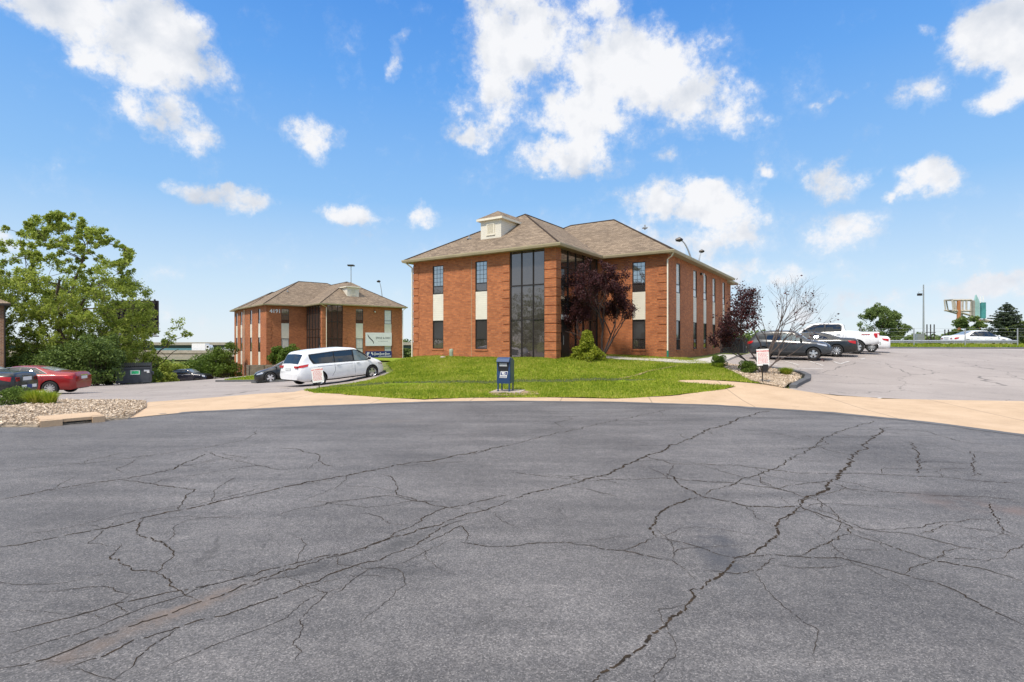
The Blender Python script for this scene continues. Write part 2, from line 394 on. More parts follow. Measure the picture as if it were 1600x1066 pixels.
def grassmat():
    m, nt, b = newmat('grass_blade'); o = tco(nt); g = nt.nodes.new('ShaderNodeNewGeometry')
    f = math_(nt, 'MULTIPLY_ADD', g.outputs['Random Per Island'], .28, math_(nt, 'MULTIPLY_ADD', noise(nt, o, .45, 5, .6), .47, math_(nt, 'MULTIPLY', noise(nt, o, 4, 3), .25)))
    c = ramp(nt, f, [(.30, (.10, .17, .010)), (.47, (.25, .34, .022)), (.57, (.42, .46, .045)), (.68, (.58, .52, .14))])
    nt.links.new(c, b.inputs['Base Color']); b.inputs['Roughness'].default_value = .6; b.inputs['Specular IOR Level'].default_value = .25
    t = nt.nodes.new('ShaderNodeBsdfTranslucent'); nt.links.new(c, t.inputs['Color']); x = nt.nodes.new('ShaderNodeMixShader'); x.inputs[0].default_value = .4
    nt.links.new(b.outputs[0], x.inputs[1]); nt.links.new(t.outputs[0], x.inputs[2]); nt.links.new(x.outputs[0], nt.nodes['Material Output'].inputs['Surface']); return m
M_['grass'] = grassmat()
# ------------------------------------------------------------------ terrain
CTRL = [(-8.5,22,.05),(0,20.5,.10),(0,23.3,.16),(8,20,.14),(5,21.5,.15),(-6.4,34,1.02),(-6.5,29.5,.45),(-2,31,1.04),(2.4,28.0,1.05),(0,26,.68),(5,26,.66),(9,29.8,1.05),(5,30,1.06),
 (19,45,1.35),(14,37,1.15),(10.4,27.5,.74),(10.4,24.4,.60),(10.2,21.8,.32),(14.1,26,.47),(12,22,.16),(17.5,29,1.0),(16,31.5,1.08),(19,31,1.12),(21,34,1.32),(24,38,1.4),(25,45,1.45),(40,45,1.45),(45,60,1.5),(17,17.6,.1),(28,20,.35),(28,29,.85),(13.5,18.8,.08),(40,30,1.1),(45,16,.3),
 (-9.5,25.5,-.08),(-9.2,30,-.1),(-12,29,-.2),(-17,37,-.75),(-13,37,-.35),(-28,40,-1.1),(-34,67,-2.95),(-18.5,25,-.37),(-20,20,-.15),(-16,16.5,0),(-30,25,-.5),(-26,60,-1.6),(-30,64,-2.2),(-41,78,-3.0),(-22,60.5,-.2),(-14,68,-.3),(-9,60,.1),(-10,80,-.6),(-7,45,.6),(-11,45,.1),(-60,100,-4.5),(-60,60,-3.2),(-45,40,-1.6),(-45,20,-.4),
 (0,60,.8),(20,80,.8),(60,80,1.3),(0,110,0),(60,110,.8),(110,60,1.2),(-100,110,-6),(-100,50,-3),(110,20,.6),(-90,10,-.3),(0,120,-.6)]
def tps_fit(P):
    n = len(P); X = np.array([(p[0], p[1]) for p in P]); z = np.array([p[2] for p in P])
    d = np.linalg.norm(X[:, None]-X[None], axis=2); K = np.where(d > 0, d*d*np.log(d+1e-12), 0)+np.eye(n)*1.5
    A = np.zeros((n+3, n+3)); A[:n, :n] = K; A[:n, n] = 1; A[:n, n+1:] = X; A[n, :n] = 1; A[n+1:, :n] = X.T
    w = np.linalg.solve(A, np.concatenate([z, np.zeros(3)])); return X, w
TX, TW = tps_fit(CTRL)
STREET = [gnd(*p) for p in ((1600,680),(1450,660),(1300,645),(1120,633.5),(960,628.5),(800,627),(661,628.5),(500,634.5),(300,644),(235,648.5),(150,660),(0,667))]
STREET = [(12.2,7.5),(12.1,10.2)]+STREET+[(-17,12.4),(-30,11.5),(-70,10),(-70,-25),(8,-25),(10,-6),(12.,2)]
SP = np.array(STREET)
def street_dist(x, y):   # signed: >0 outside
    A = SP; B = np.roll(SP, -1, axis=0); p = np.array((x, y))
    AB = B-A; t = np.clip(((p-A)*AB).sum(1)/(AB*AB).sum(1), 0, 1); D = np.linalg.norm(A+AB*t[:, None]-p, axis=1).min()
    ins = False
    for (x1, y1), (x2, y2) in zip(A, B):
        if (y1 > y) != (y2 > y) and x < (x2-x1)*(y-y1)/(y2-y1)+x1: ins = not ins
    return -D if ins else D
def sstep(a, b, x):
    t = min(1, max(0, (x-a)/(b-a))); return t*t*(3-2*t)
def Hgrid():
    gx = np.arange(-110, 112.01, .5); gy = np.arange(-8, 121.01, .5); X, Y = np.meshgrid(gx, gy, indexing='ij')
    Z = np.zeros_like(X)+TW[-3]+TW[-2]*X+TW[-1]*Y
    for (cx, cy), w in zip(TX, TW[:-3]):
        d2 = (X-cx)**2+(Y-cy)**2; Z += w*.5*d2*np.log(d2+1e-12)
    Z = np.clip(Z, -9, 2.2)
    A = SP; B = np.roll(SP, -1, axis=0); D = np.full_like(X, 1e9); ins = np.zeros(X.shape, bool)
    for (x1, y1), (x2, y2) in zip(A, B):
        ax, ay = x2-x1, y2-y1; t = np.clip(((X-x1)*ax+(Y-y1)*ay)/(ax*ax+ay*ay), 0, 1)
        D = np.minimum(D, np.hypot(X-x1-ax*t, Y-y1-ay*t))
        c = ((y1 > Y) != (y2 > Y)) & (X < (x2-x1)*(Y-y1)/((y2-y1) if y2 != y1 else 1e-9)+x1); ins ^= c
    D[ins] *= -1
    ss = lambda a, b, v: (lambda t: t*t*(3-2*t))(np.clip((v-a)/(b-a), 0, 1))
    Z *= np.where((abs(X) < 75) & (Y < 45), ss(0, 2.6, D), 1)
    Z *= np.where(Y < 5, ss(-2, 5, Y), 1)
    return Z
HG = Hgrid()
def H(x, y):
    fx = (min(111.9, max(-110, x))+110)*2; fy = (min(120.9, max(-8, y))+8)*2; i = int(fx); j = int(fy); fx -= i; fy -= j
    z = (HG[i, j]*(1-fx)+HG[i+1, j]*fx)*(1-fy)+(HG[i, j+1]*(1-fx)+HG[i+1, j+1]*fx)*fy
    if x*x+y*y > 8100:
        far = sstep(90, 220, math.hypot(x, y)); zf = -9 if x < -12 else (-9+8*sstep(-12, 30, x)); z = z*(1-far)+zf*far
    return float(z)

def fill(poly, g, off, name, material, step=.4, jitter=0, hfn=None, skirt=0, **kw):
    """sheet over the polygon, draped on the terrain"""
    B = []
    for (x1, y1), (x2, y2) in zip(poly, poly[1:]+poly[:1]):
        n = max(1, int(math.hypot(x2-x1, y2-y1)/step))
        for i in range(n):
            t = i/n; B.append((x1+(x2-x1)*t, y1+(y2-y1)*t))
    if jitter: B = [(x+rnd.uniform(-jitter, jitter), y+rnd.uniform(-jitter, jitter)) for x, y in B]
    xs = [p[0] for p in B]; ys = [p[1] for p in B]
    pts = [Vector(p) for p in B]; nb = len(pts)
    x = min(xs)+g*.37
    while x < max(xs):
        y = min(ys)+g*.41
        while y < max(ys): pts.append(Vector((x+rnd.uniform(-.1, .1)*g, y+rnd.uniform(-.1, .1)*g))); y += g
        x += g
    v, e, f, *_ = delaunay_2d_cdt(pts, [], [list(range(nb))], 1, 1e-4)
    h = hfn or (lambda a, b: H(a, b)+off)
    mb = MB(); mb.v = [(p.x, p.y, h(p.x, p.y)) for p in v]; mb.f = [tuple(q) for q in f]
    mb.uv = [[(0, 0)]*len(q) for q in f]; mb.mi = [0]*len(f)
    if skirt:
        b = len(mb.v); n = len(B)
        for q in B: z = h(*q); mb.v += [(q[0], q[1], z), (q[0], q[1], z-skirt)]
        for i in range(n):
            j = (i+1) % n; mb.f.append((b+2*i, b+2*j, b+2*j+1, b+2*i+1)); mb.uv.append([(0, 0)]*4); mb.mi.append(0)
    o = mb.build(name, material, fix=False, **kw)
    o.data.polygons.foreach_set('use_smooth', [not skirt]*len(o.data.polygons)); return o, B

# base ground reaching the horizon
def ground():
    mb = MB()
    ax = [-3000,-1500,-700,-350,-220,-160,-130]+[i*4.-110 for i in range(56)]+[130,160,220,350,700,1500,3000]
    ay = [-3000,-800,-200,-60,-25]+[i*1.-10 for i in range(90)]+[84,90,100,110,125,150,180,220,300,500,1000,2000,4000]
    ax = sorted(set(ax+[i*1.-30 for i in range(80)]))
    g = len(ay)
    for x in ax:
        for y in ay: mb.v.append((x, y, H(x, y)-.10))
    for i in range(len(ax)-1):
        for j in range(g-1):
            mb.f.append((i*g+j, (i+1)*g+j, (i+1)*g+j+1, i*g+j+1)); mb.uv.append([(0, 0)]*4); mb.mi.append(0)
    o = mb.build('ground', M_['field'], fix=False, kind='structure'); o.data.polygons.foreach_set('use_smooth', [True]*len(mb.f))
ground()

# street with its cracks (second material slot)
CR = [
 (.018,[(0,781),(100,762),(192,749),(270,734),(295,721),(320,710)]),(.009,[(0,736),(160,722),(320,700),(385,687)]),
 (.022,[(0,855),(60,845),(165,826),(225,809),(300,794),(400,772),(500,751),(600,732),(700,715),(800,695)]),(.012,[(800,695),(860,680),(925,665),(1050,640)]),
 (.014,[(0,992),(100,967),(200,940),(300,920),(390,900),(500,870),(565,860),(615,835),(670,805),(700,793),(800,772)]),
 (.018,[(0,1045),(75,1030),(200,980),(315,940),(400,907),(500,875),(600,845),(665,825),(725,805),(800,782)]),
 (.022,[(800,780),(900,755),(960,735),(1010,712),(1050,695),(1100,675),(1150,657),(1200,642)]),(.014,[(920,752),(980,749),(1040,747),(1150,755),(1250,770)]),
 (.016,[(105,1045),(210,1000),(320,967),(430,935),(500,907),(565,880),(650,852),(700,820),(730,812)]),(.010,[(0,1025),(85,1000),(175,970),(225,950),(300,925),(400,895)]),
 (.012,[(192,751),(240,757),(305,765),(285,785),(280,797)]),(.015,[(225,810),(215,830),(265,855),(272,870),(245,894),(210,892),(172,872),(190,850)]),
 (.016,[(245,894),(275,920),(310,940)]),(.008,[(535,917),(450,965),(400,985),(330,1010),(235,1052)]),(.011,[(280,982),(225,1020),(175,1064)]),(.009,[(105,1045),(140,1052),(180,1064)]),
 (.012,[(595,742),(617,752),(620,772),(680,791),(720,795)]),(.015,[(720,848),(760,854),(800,854),(885,848),(975,860),(1050,877),(1075,893)]),
 (.010,[(660,850),(690,838),(720,822),(725,848)]),(.009,[(320,705),(360,718),(390,725),(450,735)]),(.011,[(435,700),(470,703),(500,712),(520,730)]),
 (.034,[(918,1070),(970,1035),(1020,990),(1080,940),(1130,895),(1150,872)]),(.024,[(1150,872),(1190,855),(1215,825),(1240,802),(1250,792)]),(.042,[(1250,792),(1300,752),(1330,715)]),(.03,[(1330,715),(1355,690),(1390,667)]),
 (.020,[(1040,740),(1065,760),(1100,777),(1175,792),(1250,792),(1300,810),(1330,835)]),(.016,[(1330,835),(1400,857),(1460,877),(1540,890),(1610,912)]),
 (.011,[(1260,792),(1305,805),(1350,827),(1425,835),(1500,855),(1575,865),(1600,850)]),(.013,[(1025,840),(1080,852),(1125,867),(1150,872),(1250,870),(1315,872),(1400,895),(1460,910),(1525,940),(1605,980)]),
 (.022,[(1090,777),(1040,795),(1020,820),(1025,840)]),(.012,[(1025,840),(990,855),(975,860)]),(.012,[(1330,835),(1280,852),(1250,870)]),(.012,[(1460,877),(1425,887),(1412,897)]),(.009,[(1460,875),(1500,855)]),
 (.012,[(1100,775),(1150,757),(1200,737),(1250,710),(1300,680),(1365,657)]),(.011,[(1005,712),(1050,725),(1150,727),(1250,740),(1350,740),(1450,745),(1600,757)]),(.011,[(1300,755),(1330,765),(1400,770),(1600,782)]),
 (.010,[(1100,892),(1150,897),(1190,890),(1210,872)]),(.010,[(1435,835),(1485,820),(1545,830),(1600,845)]),(.008,[(800,738),(850,745),(920,752)]),(.008,[(430,806),(520,784),(600,775),(690,785)]),
 (.007,[(40,835),(150,815),(250,795),(330,780)]),(.008,[(500,790),(620,772)]),(.007,[(1180,880),(1250,888),(1330,882)]),(.012,[(1070,893),(1085,905)]),(.010,[(1400,670),(1450,675),(1500,690),(1590,700)]),
 (.012,[(1420,690),(1435,712),(1430,740)]),(.010,[(1515,705),(1522,722),(1520,745)]),(.012,[(1545,785),(1570,830),(1600,840)]),(.007,[(840,655),(900,650),(1000,642)]),(.008,[(230,800),(300,790),(420,760)]),
 (.008,[(200,965),(180,945),(215,925),(240,915)]),(.008,[(350,930),(420,905),(480,895)]),(.007,[(300,895),(350,890),(380,897)])]
def branch_cracks():
    r = random.Random(17); out = []
    for w, pl in CR:
        G = [Vector(gnd(*p)) for p in pl]
        for a, b in zip(G, G[1:]):
            L = (b-a).length
            for _ in range(int(L*.75+r.random())):
                p = a+(b-a)*r.random(); d = (b-a).normalized(); s = r.choice((-1, 1)); ang = s*r.uniform(.35, 1.3); d = Vector((d.x*math.cos(ang)-d.y*math.sin(ang), d.x*math.sin(ang)+d.y*math.cos(ang)))*r.choice((-1, 1))
                P = [p]; 
                for k in range(r.randint(2, 5)):
                    t = r.gauss(0, .5); d = Vector((d.x*math.cos(t)-d.y*math.sin(t), d.x*math.sin(t)+d.y*math.cos(t))); P.append(P[-1]+d*r.uniform(.15, .55))
                if all(q.y > 2.5 and street_dist(q.x, q.y) < -.4 for q in P): out.append((r.uniform(.004, .009), P))
    return out
def streetmesh():
    o, B = fill(STREET, 1.2, 0, 'street', [M_['road'], M_['crack']], step=1.0, hfn=lambda a, b: 0., kind='structure')
    me = o.data; bm = bmesh.new(); bm.from_mesh(me); r = random.Random(3)
    for n, (w, pl) in enumerate(CR+branch_cracks()):
        P = [Vector(gnd(*p)) if not isinstance(p, Vector) else p for p in pl]
        for it in range(7):
            Q = [P[0]]
            for a, b in zip(P, P[1:]):
                d = b-a; L = d.length
                if L > .035:
                    m = (a+b)/2; nn = Vector((-d.y, d.x))/L; m = m+nn*r.gauss(0, .06 if it < 3 else .13)*min(L, .6); Q.append(m)
                Q.append(b)
            P = Q
        z = .003+.000015*n; prev = None; wl = w*.9
        for i, p in enumerate(P):
            d = P[min(i+1, len(P)-1)]-P[max(i-1, 0)]
            if d.length < 1e-6: continue
            nn = Vector((-d.y, d.x)).normalized(); wl = wl*.75+.25*w*abs(r.gauss(.75, .55)); ww = max(.0022, wl)*min(1, .25+min(i, len(P)-1-i)/12)
            ww *= (.36+.34*sstep(4, 10, p.y))*(.9 if w > .026 else 1.25 if w > .0099 else 1.15)
            if w > .02: ww *= r.uniform(.6, 1.5)
            j = r.uniform(-.25, .25)*ww
            a, b = bm.verts.new((*(p+nn*(ww+j)), z)), bm.verts.new((*(p-nn*(ww-j)), z))
            if prev and r.random() > (.10 if w > .012 else .04):
                f = bm.faces.new((prev[0], prev[1], b, a)); f.material_index = 1
            prev = (a, b)
    bm.to_mesh(me); bm.free()
streetmesh()

# concrete apron and walks between the street and the grass
g8 = lambda px, py, z=.06: gnd(px, py, z)
def edge(lo, hi):   # stretch of the street edge
    return STREET[lo:hi]
apronL = [gnd(185,656.5), gnd(232,628,.05), gnd(310,623,.04), gnd(400,616,.04), gnd(460,613.6,.05), gnd(472,610.6,.05), gnd(494,616,.05), gnd(531,614.5,.07), gnd(531,617,.07), gnd(542,619,.06), gnd(597,621.5,.06), gnd(662,624,.05), gnd(720,621.8,.05), gnd(860,621,.05),
          gnd(960,622.5,.05), gnd(1060,618.5,.07), gnd(1133,614,.08), gnd(1100,616,.08), gnd(1150,612,.09), gnd(1060,606.5,.11), gnd(1060,604.8,.12), gnd(1100,605.4,.12), gnd(1199,608.8,.12), gnd(1226,610.8,.12), gnd(1306,619,.1), gnd(1356,621,.1), gnd(1380,623,.1), gnd(1600,628,.1), (19.5,16.6), (19.5,8), (12.2,7.5)]
apronL.remove(gnd(1100,616,.08)); 
apron = apronL + STREET[1:12][:0] + STREET[1:]
# back along the street edge from right to left
apron = apronL + STREET[1:11] + [gnd(185,655.5)]
apron = [p for i, p in enumerate(apron) if i == 0 or (abs(p[0]-apron[i-1][0])+abs(p[1]-apron[i-1][1])) > .02]
fill(apron, .5, .03, 'sidewalk', M_['tan'], step=.4, hfn=lambda a, b: H(a, b)+.012+.022*sstep(0, .5, street_dist(a, b)), kind='structure')
# dark gutter seam along the street edge
mb = MB(); E_ = STREET[1:13]
EE = []
for (x1, y1), (x2, y2) in zip(E_, E_[1:]):
    n = max(1, int(math.hypot(x2-x1, y2-y1)/.3))
    for i in range(n): t = i/n; EE.append(Vector((x1+(x2-x1)*t+rnd.uniform(-.02, .02), y1+(y2-y1)*t+rnd.uniform(-.02, .02))))
for a, b, c in zip(EE, EE[1:], EE[2:]):
    if not hasattr(mb, 'pr'): mb.pr = None
    d = (c-a).normalized(); n = Vector((-d.y, d.x)); w1, w2 = .10+rnd.uniform(-.05, .05), .22+rnd.uniform(-.07, .09)
    q = ((*(b+n*.03), .022), (*(b-n*w1), .0072)) if n.y < 0 else ((*(b-n*.03), .022), (*(b+n*w1), .0072))
    q = ((*(b+Vector((b.x-.5, b.y-7)).normalized()*.05), .016), (*(b-Vector((b.x-.5, b.y-7)).normalized()*w2), .0075))
    if mb.pr: mb.face([mb.pr[0], mb.pr[1], q[1], q[0]])
    mb.pr = q
mb.build('gutter', M_['curb'], fix=False, kind='structure')

# parking lots
lotL = [gnd(225,629,.03), gnd(310,624,.02), gnd(400,617,.02), gnd(460,614.5,.03), gnd(472,611.5,.03), gnd(484,613,.05), gnd(520,606,.1), (-6.9,26.3), (-6.5,29.2), (-9.5,31.5), (-17,36.5), (-20.5,40), (-24,50), (-31,62), (-36,72), (-44,78), (-58,66), (-52,50), (-40,42), (-33,39.5), (-38,30), (-42,20), (-42,16.2), (-17,16.6), (-13.4,18.4)]
fill(lotL, 1.2, 0, 'parking_lot_left', M_['lot'], step=.8, kind='structure')
lotR = [gnd(1228,611.8,.12), (13.,18.95), (13.6,18.6), gnd(1600,628.6,.1), (19.5,16.7), (60,15), (60,45.2), (22,45.2), (18.4,40), (14.5,34), (12.7,31.5), (11.2,28.3), (12.6,27.7), (13.6,27), (14.15,26.), (13.9,24.9), (12.9,23.4), (11.9,22.2)]
lotR = [p for i, p in enumerate(lotR) if i == 0 or (abs(p[0]-lotR[i-1][0])+abs(p[1]-lotR[i-1][1])) > .02]
fill(lotR, 1.2, 0, 'parking_lot_right', M_['lot'], step=.8, kind='structure')

# lawns
LAWN = [gnd(531,616.6,.08), gnd(494,615.8,.06), gnd(474,611,.05), gnd(490,611,.06), gnd(520,605,.1), (-6.8,26.3), (-6.4,29.2), (-7.8,33), (-8.6,40), (-12,52), (-20,60), (-14,68.8), (-6,72), (0,60), (-4,40),
        (-6.3,34.2), (2.3,28.55), (2.45,28.55), (5.2,32.9), (8.5,30.9), (9.0,30.5), (10.0,30.6), (10.5,28.6), (11.0,27.8), gnd(1133,575,.74), gnd(1170,596,.4), gnd(1197,608.4,.12), gnd(1100,604.9,.13), gnd(1060,604.2,.13), gnd(1060,606.8,.12), gnd(1148,611.9,.1), gnd(1133,613.8,.09), gnd(1060,618.3,.08), gnd(960,622.2,.06), gnd(860,620.6,.06), gnd(720,621.4,.06), gnd(662,623.6,.06), gnd(597,621,.07), gnd(542,618.6,.07)]
def CRL(x): return 23.3-.012*(x-.5)**2+.06*math.sin(x*2.1)+.03*math.sin(x*7)
def CRA(x): return .085*max(0, min(1, (x+8.3)/2, (6.6-x)/2.5))
def lawn_h(x, y):
    z = H(x, y)+.055
    d = abs(y-(23.35-.03*x*x*.35)); 
    if -8.5 < x < 7.5: z += CRA(x)*sstep(0, .05, y-CRL(x))*(1-sstep(.1, 1.6, y-CRL(x)))
    return z+.02*math.sin(x*1.7+y)*math.sin(y*1.3-x*.4)
lawn, LB = fill(LAWN, .7, .05, 'lawn', M_['lawn'], step=.35, jitter=.05, hfn=lawn_h, kind='structure')
def inside(x, y, poly):
    ins = False
    for (x1, y1), (x2, y2) in zip(poly, poly[1:]+poly[:1]):
        if (y1 > y) != (y2 > y) and x < (x2-x1)*(y-y1)/(y2-y1)+x1: ins = not ins
    return ins
def blades(name, poly, n, hfn, h=(.05, .12), w=.018, label='', ymax=99, seed=1, near=0., mat_='grass'):
    r = random.Random(seed); xs = [p[0] for p in poly]; ys = [p[1] for p in poly]
    V = []; Fc = []; 
    while len(Fc) < n:
        x = r.uniform(min(xs), max(xs)); y = r.uniform(min(ys), min(max(ys), ymax))
        if not inside(x, y, poly): continue
        if abs(x+.1) < .78 and abs(y-20.55) < .62 and r.random() < .96: continue
        z = hfn(x, y)-.01
        for k in range(3):
            a = r.uniform(0, 6.283); hh = r.uniform(*h); px = x+r.gauss(0, .05); py = y+r.gauss(0, .05)
            lx, ly = r.gauss(0, .4)*hh, r.gauss(0, .4)*hh; c, s = math.cos(a)*w, math.sin(a)*w; b = len(V)
            V += [(px-c, py-s, z), (px+c, py+s, z), (px+lx, py+ly, z+hh)]; Fc.append((b, b+1, b+2))
    me = bpy.data.meshes.new(name); me.from_pydata(V, [], Fc); me.materials.append(M_[mat_])
    o = bpy.data.objects.new(name, me); COL.objects.link(o); tag(o, label, 'grass', None, 'stuff'); return o
blades('grass', LB, 190000, lawn_h, (.04, .11), .016, 'short bright green grass covering the lawn in front of the brick building', 34)
mb = MB(); pr = None; M_['crease_shade'] = mat('painted_crease_shade', (.06, .075, .018), .95, var=.3, vscale=8)  # dark ribbon along the lawn crease, its gap shadow put into the colour
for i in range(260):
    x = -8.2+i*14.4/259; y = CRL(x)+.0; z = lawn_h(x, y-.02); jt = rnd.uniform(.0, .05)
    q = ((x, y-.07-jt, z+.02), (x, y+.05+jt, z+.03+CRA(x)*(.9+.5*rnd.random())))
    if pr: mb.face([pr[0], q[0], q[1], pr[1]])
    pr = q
mb.build('crease_shade_ribbon', M_['crease_shade'], fix=False, kind='structure')
# bare soil seam through the lawn from the walk to the right
mb = MB(); pr = None
for i in range(30):
    t = i/29; px = 968+(1075-968)*t; py = 593-26*t**.8+rnd.uniform(-.6, .6)
    Y = 23.2+4.4*t; x = (px-800)/F*Y; z = lawn_h(x, Y)+.03; w = .04+.09*rnd.random()
    q = ((x-w*.7, Y+w, z), (x+w*.7, Y-w, z))
    if pr: mb.face([pr[0], pr[1], q[1], q[0]])
    pr = q
M_['soil'] = mat('dry_soil', (.30, .21, .12), .95, var=.3, vscale=10)
mb.build('dirt_path', M_['soil'], fix=False, kind='structure')
# soil round the mailbox slab
fill([gnd(764,616,.08), gnd(775,613,.09), gnd(838,613.5,.1), gnd(842,617.5,.08), gnd(800,619.5,.07), gnd(770,619,.07)], .4, 0, 'bare_soil', M_['soil'], step=.15, jitter=.05, hfn=lambda a, b: H(a, b)+.085, kind='structure')

# grass island left and strips by the lots
isl = [gnd(362,598.5,-.9), gnd(392,597,-.9), (-17,37.6), (-14.5,40), (-19,44.5), (-22.3,42.5)]
isl = [(-21.6,39.8),(-18.6,38.6),(-15.5,40.2),(-13.5,43),(-17,46.5),(-21.0,44)]
o, IB = fill(isl, .8, .12, 'grass_island', M_['lawn'], step=.4, skirt=.2, kind='structure')
blades('grass', IB, 9000, lambda a, b: H(a, b)+.12, (.05, .16), .03, 'grass on the small island beside the black coupe', seed=5)
strip = [(23,45.2), (70,45.2), (70,48.2), (24,48.2), (22,47)]
def strip_h(a, b): return H(a, b)+.03+.16*sstep(45.4, 47.5, b)
o, SB = fill(strip, 1.0, 0, 'grass_verge', M_['lawn'], step=.6, hfn=strip_h, skirt=.3, kind='structure')
blades('grass', SB, 36000, strip_h, (.08, .3), .035, 'rough green grass verge along the guardrail behind the right lot', seed=8)
mb = MB(); mb.tube([(x, 45.15, H(x, 45.15)+.03) for x in np.linspace(21, 70, 40)], .1, 4); mb.build('verge_kerb', M_['curb'], kind='structure')
# highway behind the verge
fill([(20,48.1), (160,48.1), (160,64), (60,66), (14,62)], 6, .02, 'highway', M_['lot'], step=5, kind='structure', hfn=lambda a, b: max(1.38, 1.5))

# stall lines on the right lot
u1 = Vector((.8334, -.5527)); v1 = Vector((.5528, .8333)); P2 = Vector((2.49, 28.0))
def paintline(mb, a, b, w=.1):
    a = Vector(a); b = Vector(b); d = (b-a); n = Vector((-d.y, d.x)).normalized()*w/2; m = max(1, int(d.length/.4))
    for i in range(m):
        p, q = a+d*i/m, a+d*(i+1)/m
        mb.face([(*(p+n), H(*(p+n))+.012), (*(p-n), H(*(p-n))+.012), (*(q-n), H(*(q-n))+.012), (*(q+n), H(*(q+n))+.012)])
mb = MB()
def gH(px, py):
    Y = 14.
    while Y < 70 and CAMZ-(py-533)/F*Y > H((px-800)/F*Y, Y): Y += .02
    return ((px-800)/F*Y, Y)
def gH_old(px, py):
    z = .8
    for _ in range(12):
        x, y = gnd(px, py, z); z = z*.4+.6*H(x, y)
    return (x, y)
for a, b in (((1226,565),(1249,571)),((1265,565),(1286,571.8)),((1303,565.5),(1313,569)),((1313,569),(1327,565)),((1241,576),(1286,576.5)),((1194,566),(1215,571)),((1362,627),(1376,622)),((1345,562),(1352,560))):
    paintline(mb, gH(*a), gH(*b), .11)
M_['linepaint'] = mat('worn_line_paint', (.50, .47, .44), .8, var=.3, vscale=9)
mb.build('parking_line_marking', M_['linepaint'], fix=False, kind='structure')

# gravel beds with loose stones
BEDL = [gnd(-140,668), gnd(0,667.5), gnd(60,667.5), gnd(150,659), gnd(200,653,.03), gnd(228,638,.04), gnd(228,628.5,.05), gnd(180,625,.06), gnd(100,624,.05), gnd(60,630,.05), (-15.5,15.8), (-24,15.4), (-24,11.9)]
BEDR = [gnd(1199,609,.12), gnd(1172,596,.4), gnd(1138,578,.72), gnd(1120,570,.78), (11.6,28.4), (12.5,27.6), (13.5,26.8), (13.85,26.), (13.6,24.9), (12.6,23.4), (11.6,22.3), gnd(1226,611,.12)]
fill(BEDL, .6, 0, 'gravel_bed', M_['gravel'], step=.3, skirt=.2, hfn=lambda a, b: H(a, b)+.03+.05*sstep(.1,.6,street_dist(a,b)), kind='structure')
fill(BEDR, .6, 0, 'gravel_bed', M_['gravel'], step=.3, hfn=lambda a, b: H(a, b)+.05, kind='structure')
def stones(poly, n, s, label, seed, off):
    r = random.Random(seed); xs = [p[0] for p in poly]; ys = [p[1] for p in poly]; V = []; Fc = []; c = 0
    oct_ = [(1,0,0),(-1,0,0),(0,1,0),(0,-1,0),(0,0,1),(0,0,-1)]; of = [(0,2,4),(2,1,4),(1,3,4),(3,0,4),(2,0,5),(1,2,5),(3,1,5),(0,3,5)]
    cube = [(x, y, z) for x in (-.7, .7) for y in (-.7, .7) for z in (-.6, .6)]; cf = [(0,1,3,2),(4,6,7,5),(0,4,5,1),(2,3,7,6),(1,5,7,3)]
    while c < n:
        x = r.uniform(min(xs), max(xs)); y = r.uniform(min(ys), max(ys))
        if not inside(x, y, poly): continue
        c += 1; z = H(x, y)+off+r.uniform(0, .03); a = r.uniform(0, 6.28); k = r.uniform(*s); ca, sa = math.cos(a), math.sin(a); b = len(V)
        sx, sy, sz = k*r.uniform(.8, 1.4), k*r.uniform(.6, 1.), k*r.uniform(.5, .8); til = r.gauss(0, .35)
        for q in cube:
            X, Y_, Z = q[0]*sx*r.uniform(.7, 1.15), q[1]*sy*r.uniform(.7, 1.15), q[2]*sz*r.uniform(.7, 1.2); Z += X*til
            V.append((x+X*ca-Y_*sa, y+X*sa+Y_*ca, z+Z))
        Fc += [tuple(b+i for i in f) for f in cf]
    me = bpy.data.meshes.new('gravel'); me.from_pydata(V, [], Fc); me.materials.append(M_['stone'])
    o = bpy.data.objects.new('gravel', me); COL.objects.link(o); tag(o, label, 'gravel', None, 'stuff')
stones(BEDL, 17000, (.018, .046), 'cream landscaping stones in the bed by the storm drain at the left kerb', 11, .075)
stones(BEDR, 8000, (.025, .058), 'cream landscaping stones in the bed around the right warning sign', 12, .065)
# dark curb at the tip of the right bed
def curbline(pts, w, h, name, mat_, label=None, cat=None):
    mb = MB(); P = []
    for a, b in zip(pts, pts[1:]):
        a = Vector(a); b = Vector(b); n = max(1, int((b-a).length/.25))
        for i in range(n): P.append(a+(b-a)*i/n)
    P.append(Vector(pts[-1])); pr = None
    for i, p in enumerate(P):
        d = (P[min(i+1, len(P)-1)]-P[max(i-1, 0)]).normalized(); n = Vector((-d.y, d.x))
        z = H(p.x, p.y); hh = h+rnd.uniform(-.008, .008)
        ring = [(*(p+n*w/2), z-.1), (*(p+n*w/2), z+hh*.85), (*(p+n*w*.38), z+hh), (*(p-n*w*.38), z+hh), (*(p-n*w/2), z+hh*.85), (*(p-n*w/2), z-.1)]
        if pr:
            for k in range(5): mb.face([pr[k], pr[k+1], ring[k+1], ring[k]])
        else: mb.face(ring)
        pr = ring
    mb.face(pr[::-1]); return mb.build(name, mat_, kind='structure')
curbline([(12.6,28.3),(13.3,27.5),(13.95,26.6),(14.15,25.9),(13.95,25.),(13.3,23.9),(12.6,23.1),(11.8,22.1),(11.35,21.45)], .26, .15, 'kerb', M_['curb'])
curbline([(-22.0,39.5),(-18.4,38.2),(-15.2,39.9),(-13.2,43)], .2, .13, 'kerb', M_['curb'])
curbline([(-17.8,36.4),(-9.6,31.6),(-7.2,30.)], .2, .10, 'kerb', M_['curb'])
